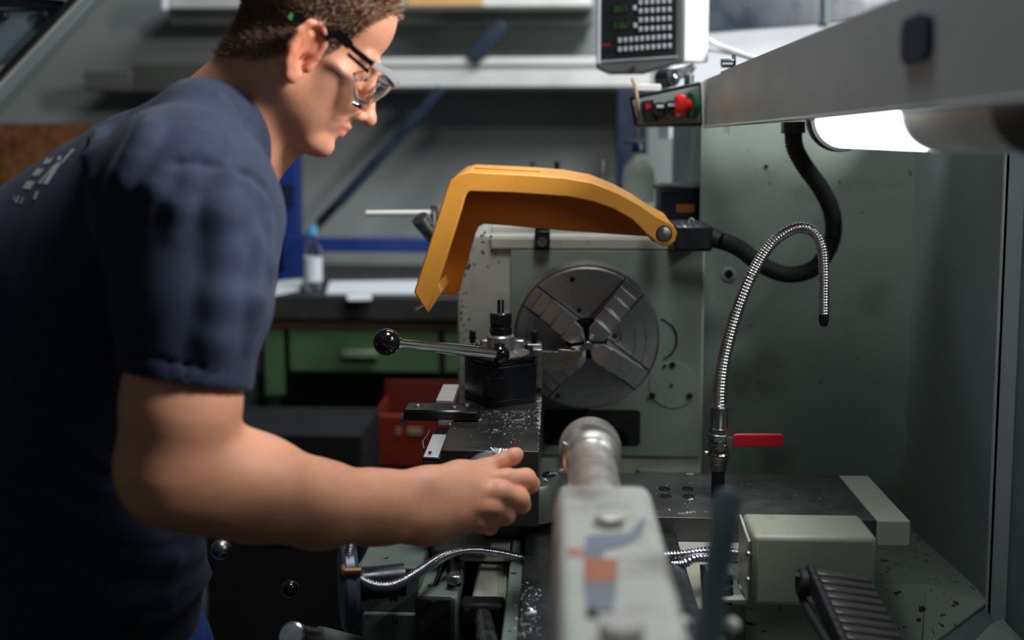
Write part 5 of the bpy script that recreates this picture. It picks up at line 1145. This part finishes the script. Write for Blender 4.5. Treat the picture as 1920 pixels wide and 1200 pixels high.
# folds
G = np.meshgrid(*[sh.o[i]+sh.h*np.arange(sh.n[i]) for i in range(3)], indexing='ij', sparse=True)
X, Y, Z = [g.astype(np.float32) for g in G]
def ridge(ph): return (1-np.abs(np.sin(ph)))**2
lowm = 1/(1+np.exp((Z-1.18)/.04))
w1 = ridge(30*Z+7*X+6*np.sin(7*X+3*Y)+4*np.sin(9*Y)); w2 = ridge(26*Z-13*X+5*np.sin(11*X)+7*Y)
sh.F -= (lowm*(.008*w1+.005*w2)).astype(np.float32)
arm = np.exp(-((Y-.95)/.075)**2)*np.clip((1.50-Z)/.06, 0, 1)*np.clip((Z-1.2)/.05, 0, 1)
w3 = ridge(20*X+5*Z+2.2*np.sin(14*Z+5*X)+9*Y); w4 = ridge(17*X+22*Z+3*np.sin(9*X)+5*Y)
upm = np.clip((Z-1.28)/.08, 0, 1)*np.clip((1.52-Z)/.03, 0, 1)
w5 = ridge(25*X-16*Z+3.0*np.sin(10*X+6*Y)+6*Y); sh.F -= (upm*.002*w5).astype(np.float32)
del X, Y, Z, G
ax = np.array(at(348, 712, .953)-at(354, 560, .97)); ax /= np.linalg.norm(ax)
cut = np.array(CU); tilt = ax+np.array((-.17, 0, 0))
sh.plane(cut, tilt, cut-np.array((.073, .10, .1)), cut+np.array((.10, .064, .03)))
sh.cone(cut-ax*.05, cut+ax*.03, .056, .0575, .003, 's')
c2 = np.array(at(335, 640, 1.34)); sh.plane(c2, (0, 0, -1), c2-np.array((.09, .08, .10)), c2+np.array((.09, .1, .0)))
# neckline: cut plane then a rib collar
A_, B_ = at(*COLLAR_A), at(*COLLAR_B); nrm = (B_-A_).cross(Vector((0, 1, 0))).normalized()
if nrm.x < 0: nrm = -nrm
cc = (A_+B_)/2
nk = (NT-NB_).normalized()
sh.cone(cc-nrm*.05, cc+nrm*.06, .058, .064, .006, 's')
hemz = at(200, 1330, 1.1).z; sh.plane((0, 0, hemz), (0, 0, -1), (-.86, .84, .7), (-.2, 1.5, hemz+.01))
rb = (B_-A_).length/2
ring = [cc+(B_-A_).normalized()*math.cos(t)*(rb-.002)+Vector((0, 1, 0))*math.sin(t)*(.070)-nrm*(.004+.012*math.sin(t)**2) for t in np.linspace(0, 2*PI, 40)]
for i in range(39):
    sh.cone(ring[i], ring[i+1], .0055, .0055, .006); 
    a2, b2 = ring[i]-nrm*.014+(ring[i]-cc)*.10, ring[i+1]-nrm*.014+(ring[i+1]-cc)*.10
    sh.cone(a2, b2, .0055, .0055, .005)
V2, Q2 = sh.mesh(3)
bv = BVHTree.FromPolygons([tuple(v) for v in V2], [tuple(q) for q in Q2])
def crease(pix, r, dep, k, op='u'):
    pts = []
    for x, y in pix:
        dd = ray(x, y).normalized(); hit = bv.ray_cast(CO, dd)[0]
        if hit is not None: pts.append(hit+dd*dep)
    n = len(pts)-1
    for i in range(n): sh.cone(pts[i], pts[i+1], r*(.4 if i == 0 else 1), r*(.4 if i == n-1 else 1), k, op)
for q in FOLDS: crease(*q)
V2, Q2 = sh.mesh(8)
shirt = nmesh('t_shirt', V2, Q2, M['shirt'], root)
hem = [cut-ax*.012+np.array(frame(ax)[1])*math.cos(t)*.061+np.array(frame(ax)[2])*math.sin(t)*.061 for t in np.linspace(0, 2*PI, 30)]
# print on the back, laid onto the cloth
bv = BVHTree.FromPolygons([tuple(v) for v in V2], [tuple(q) for q in Q2])
def decal(name, polys, m, parent):
    bm = NB()
    for poly in polys:
        pts = []
        for x, y in poly:
            dd = ray(x, y).normalized(); hit, no, _, _ = bv.ray_cast(CO, dd)
            if hit is None: break
            pts.append(hit-dd*.0018)
        if len(pts) < len(poly): bm.free(); return
        bm.faces.new([bm.verts.new(p) for p in pts])
    return obj(name, bm, m, parent, smooth=False)
z0 = lambda l: [(x/6.665, 240+y/6.665) for x, y in l]
for _p in [z0(p) for p in (
    [(525, 448), (590, 368), (672, 362), (612, 440)], [(395, 592), (462, 505), (550, 510), (480, 598)], [(278, 755), (340, 662), (438, 668), (372, 768)],
    [(470, 690), (615, 525), (640, 520), (500, 695)], [(535, 700), (650, 505), (625, 500), (735, 420), (765, 440), (590, 700)], [(710, 400), (735, 345), (765, 350), (750, 405)],
    [(755, 430), (905, 255), (935, 265), (780, 440)], [(412, 890), (450, 785), (490, 790), (440, 890)],
    [(185, 930), (228, 845), (245, 850), (205, 935)], [(245, 940), (285, 860), (300, 865), (262, 945)], [(165, 900), (180, 845), (192, 850), (178, 905)])]: decal('print_mark', [_p], M['print'], shirt)
# jeans and shoes
jn = Vol((-.82, .95, .04), (-.3, 1.4, .98), .006)
hp = Vector((-.555, 1.165, .83))
jn.ell(hp, (.135, .165, .14), None, .04)
for s in (-1, 1):
    jn.chain([(hp+Vector((.0, s*.085, -.04)), .088), (Vector((-.54, 1.165+s*.1, .46)), .068), (Vector((-.58, 1.165+s*.11, .10)), .058)], .03)
V3, Q3 = jn.mesh(2); jeans = nmesh('jeans', V3, Q3, M['jeans'], root)
for s in (-1, 1):
    v = Vol((-.70, 1.165+s*.11-.07, -.01), (-.36, 1.165+s*.11+.07, .15), .004); y = 1.165+s*.11
    v.cone((-.60, y, .045), (-.45, y, .035), .045, .038, .02); v.cone((-.60, y, .05), (-.59, y, .10), .044, .046, .02)
    v.plane((0, 0, .0), (0, 0, -1), (-.8, y-.2, -.05), (-.2, y+.2, .03)); a, b = v.mesh(2); nmesh('shoe', a, b, M['shoe'], root)

# ---- safety glasses
gl = thing('safety_glasses', 'clear safety glasses with black temples worn by the man', 'glasses', H(100, 0, -10))
rail = spline([H(*p) for p in ((84, -71, 9), (104, -60, 10), (116, -35, 10), (120, 0, 10), (116, 35, 10), (104, 60, 10), (84, 71, 9))], 8)
bm = NB(); up = HR @ Vector((0, 0, 1)); n = len(rail)
def lensdepth(i):
    t = abs(i/(n-1)-.5)*2
    return (42-20*math.exp(-(t/.14)**2)-22*max(0, t-.72)/.28)*.001*HS
rows = []
for k in range(7):
    rows.append([bm.verts.new(p-up*lensdepth(i)*k/6-(HR @ Vector((1, 0, 0)))*.012*(k/6)**2) for i, p in enumerate(rail)])
for a, b in zip(rows, rows[1:]):
    for i in range(n-1): bm.faces.new((a[i], a[i+1], b[i+1], b[i]))
o = obj('lens', bm, M['glass'], gl); sm = o.modifiers.new('s', 'SOLIDIFY'); sm.thickness = .0022
bm = NB()
fw = HR @ Vector((1, 0, 0))
M['frost'] = mat('frosted_clear_plastic', (.85, .88, .92), .15, 0, 0, trans=.55, ior=1.3)
for a, b in zip(rail, rail[1:]):
    d, u, v = frame(b-a); sd = d.cross(up).normalized(); obox(bm, (a+b)/2+up*.002, d, sd, up, (b-a).length*1.02, .0045, .007)
obj('brow_bar', bm, M['frost'], gl)
bm = NB(); tube(bm, [p-up*.0385+(-fw)*.0 for p in spline([H(*q) for q in ((96, -60, 6), (107, -38, 4), (106, -18, 2))], 6)], .0012, 8); obj('lens_rim', bm, M['glass'], gl)
nb = NB()
for s in (-1, 1): tube(nb, spline([H(106, s*5, 2), H(102, s*12, -10), H(97, s*17, -24)], 6), .0016, 8)
obj('nose_piece', nb, M['glass'], gl)
for s in (-1, 1):
    bm = NB(); P = spline([H(*p) for p in ((84, s*72, 9), (60, s*76, 10), (34, s*79, 13), (EX+4, s*80, EZ+29), (EX-14, s*80, EZ+31), (EX-36, s*81, EZ+22))], 8)
    for i, (a, b) in enumerate(zip(P, P[1:])):
        d = (b-a).normalized(); sd = d.cross(up).normalized(); u2 = sd.cross(d); t = i/(len(P)-1)
        obox(bm, (a+b)/2, d, sd, u2, (b-a).length*1.1, .0034, (.0062 if t < .25 else .0105 if t < .7 else .0075))
    tp = obj('temple', bm, M['gloss'], gl, smooth=False)
    bm = NB(); a, b = P[0], P[14]; d = (b-a).normalized(); sd = d.cross(up).normalized()
    obox(bm, (P[4]+P[5])/2-up*.0085, d, sd, up, .030, .003, .004); obj('lower_arm', bm, M['gloss'], tp, smooth=False)
    bm = NB(); c = (P[-1]); obox(bm, c, d, sd, up, .010, .003, .006); obj('temple_tip', bm, mat('green_tip', sr(60, 150, 80), .4), tp, smooth=False)
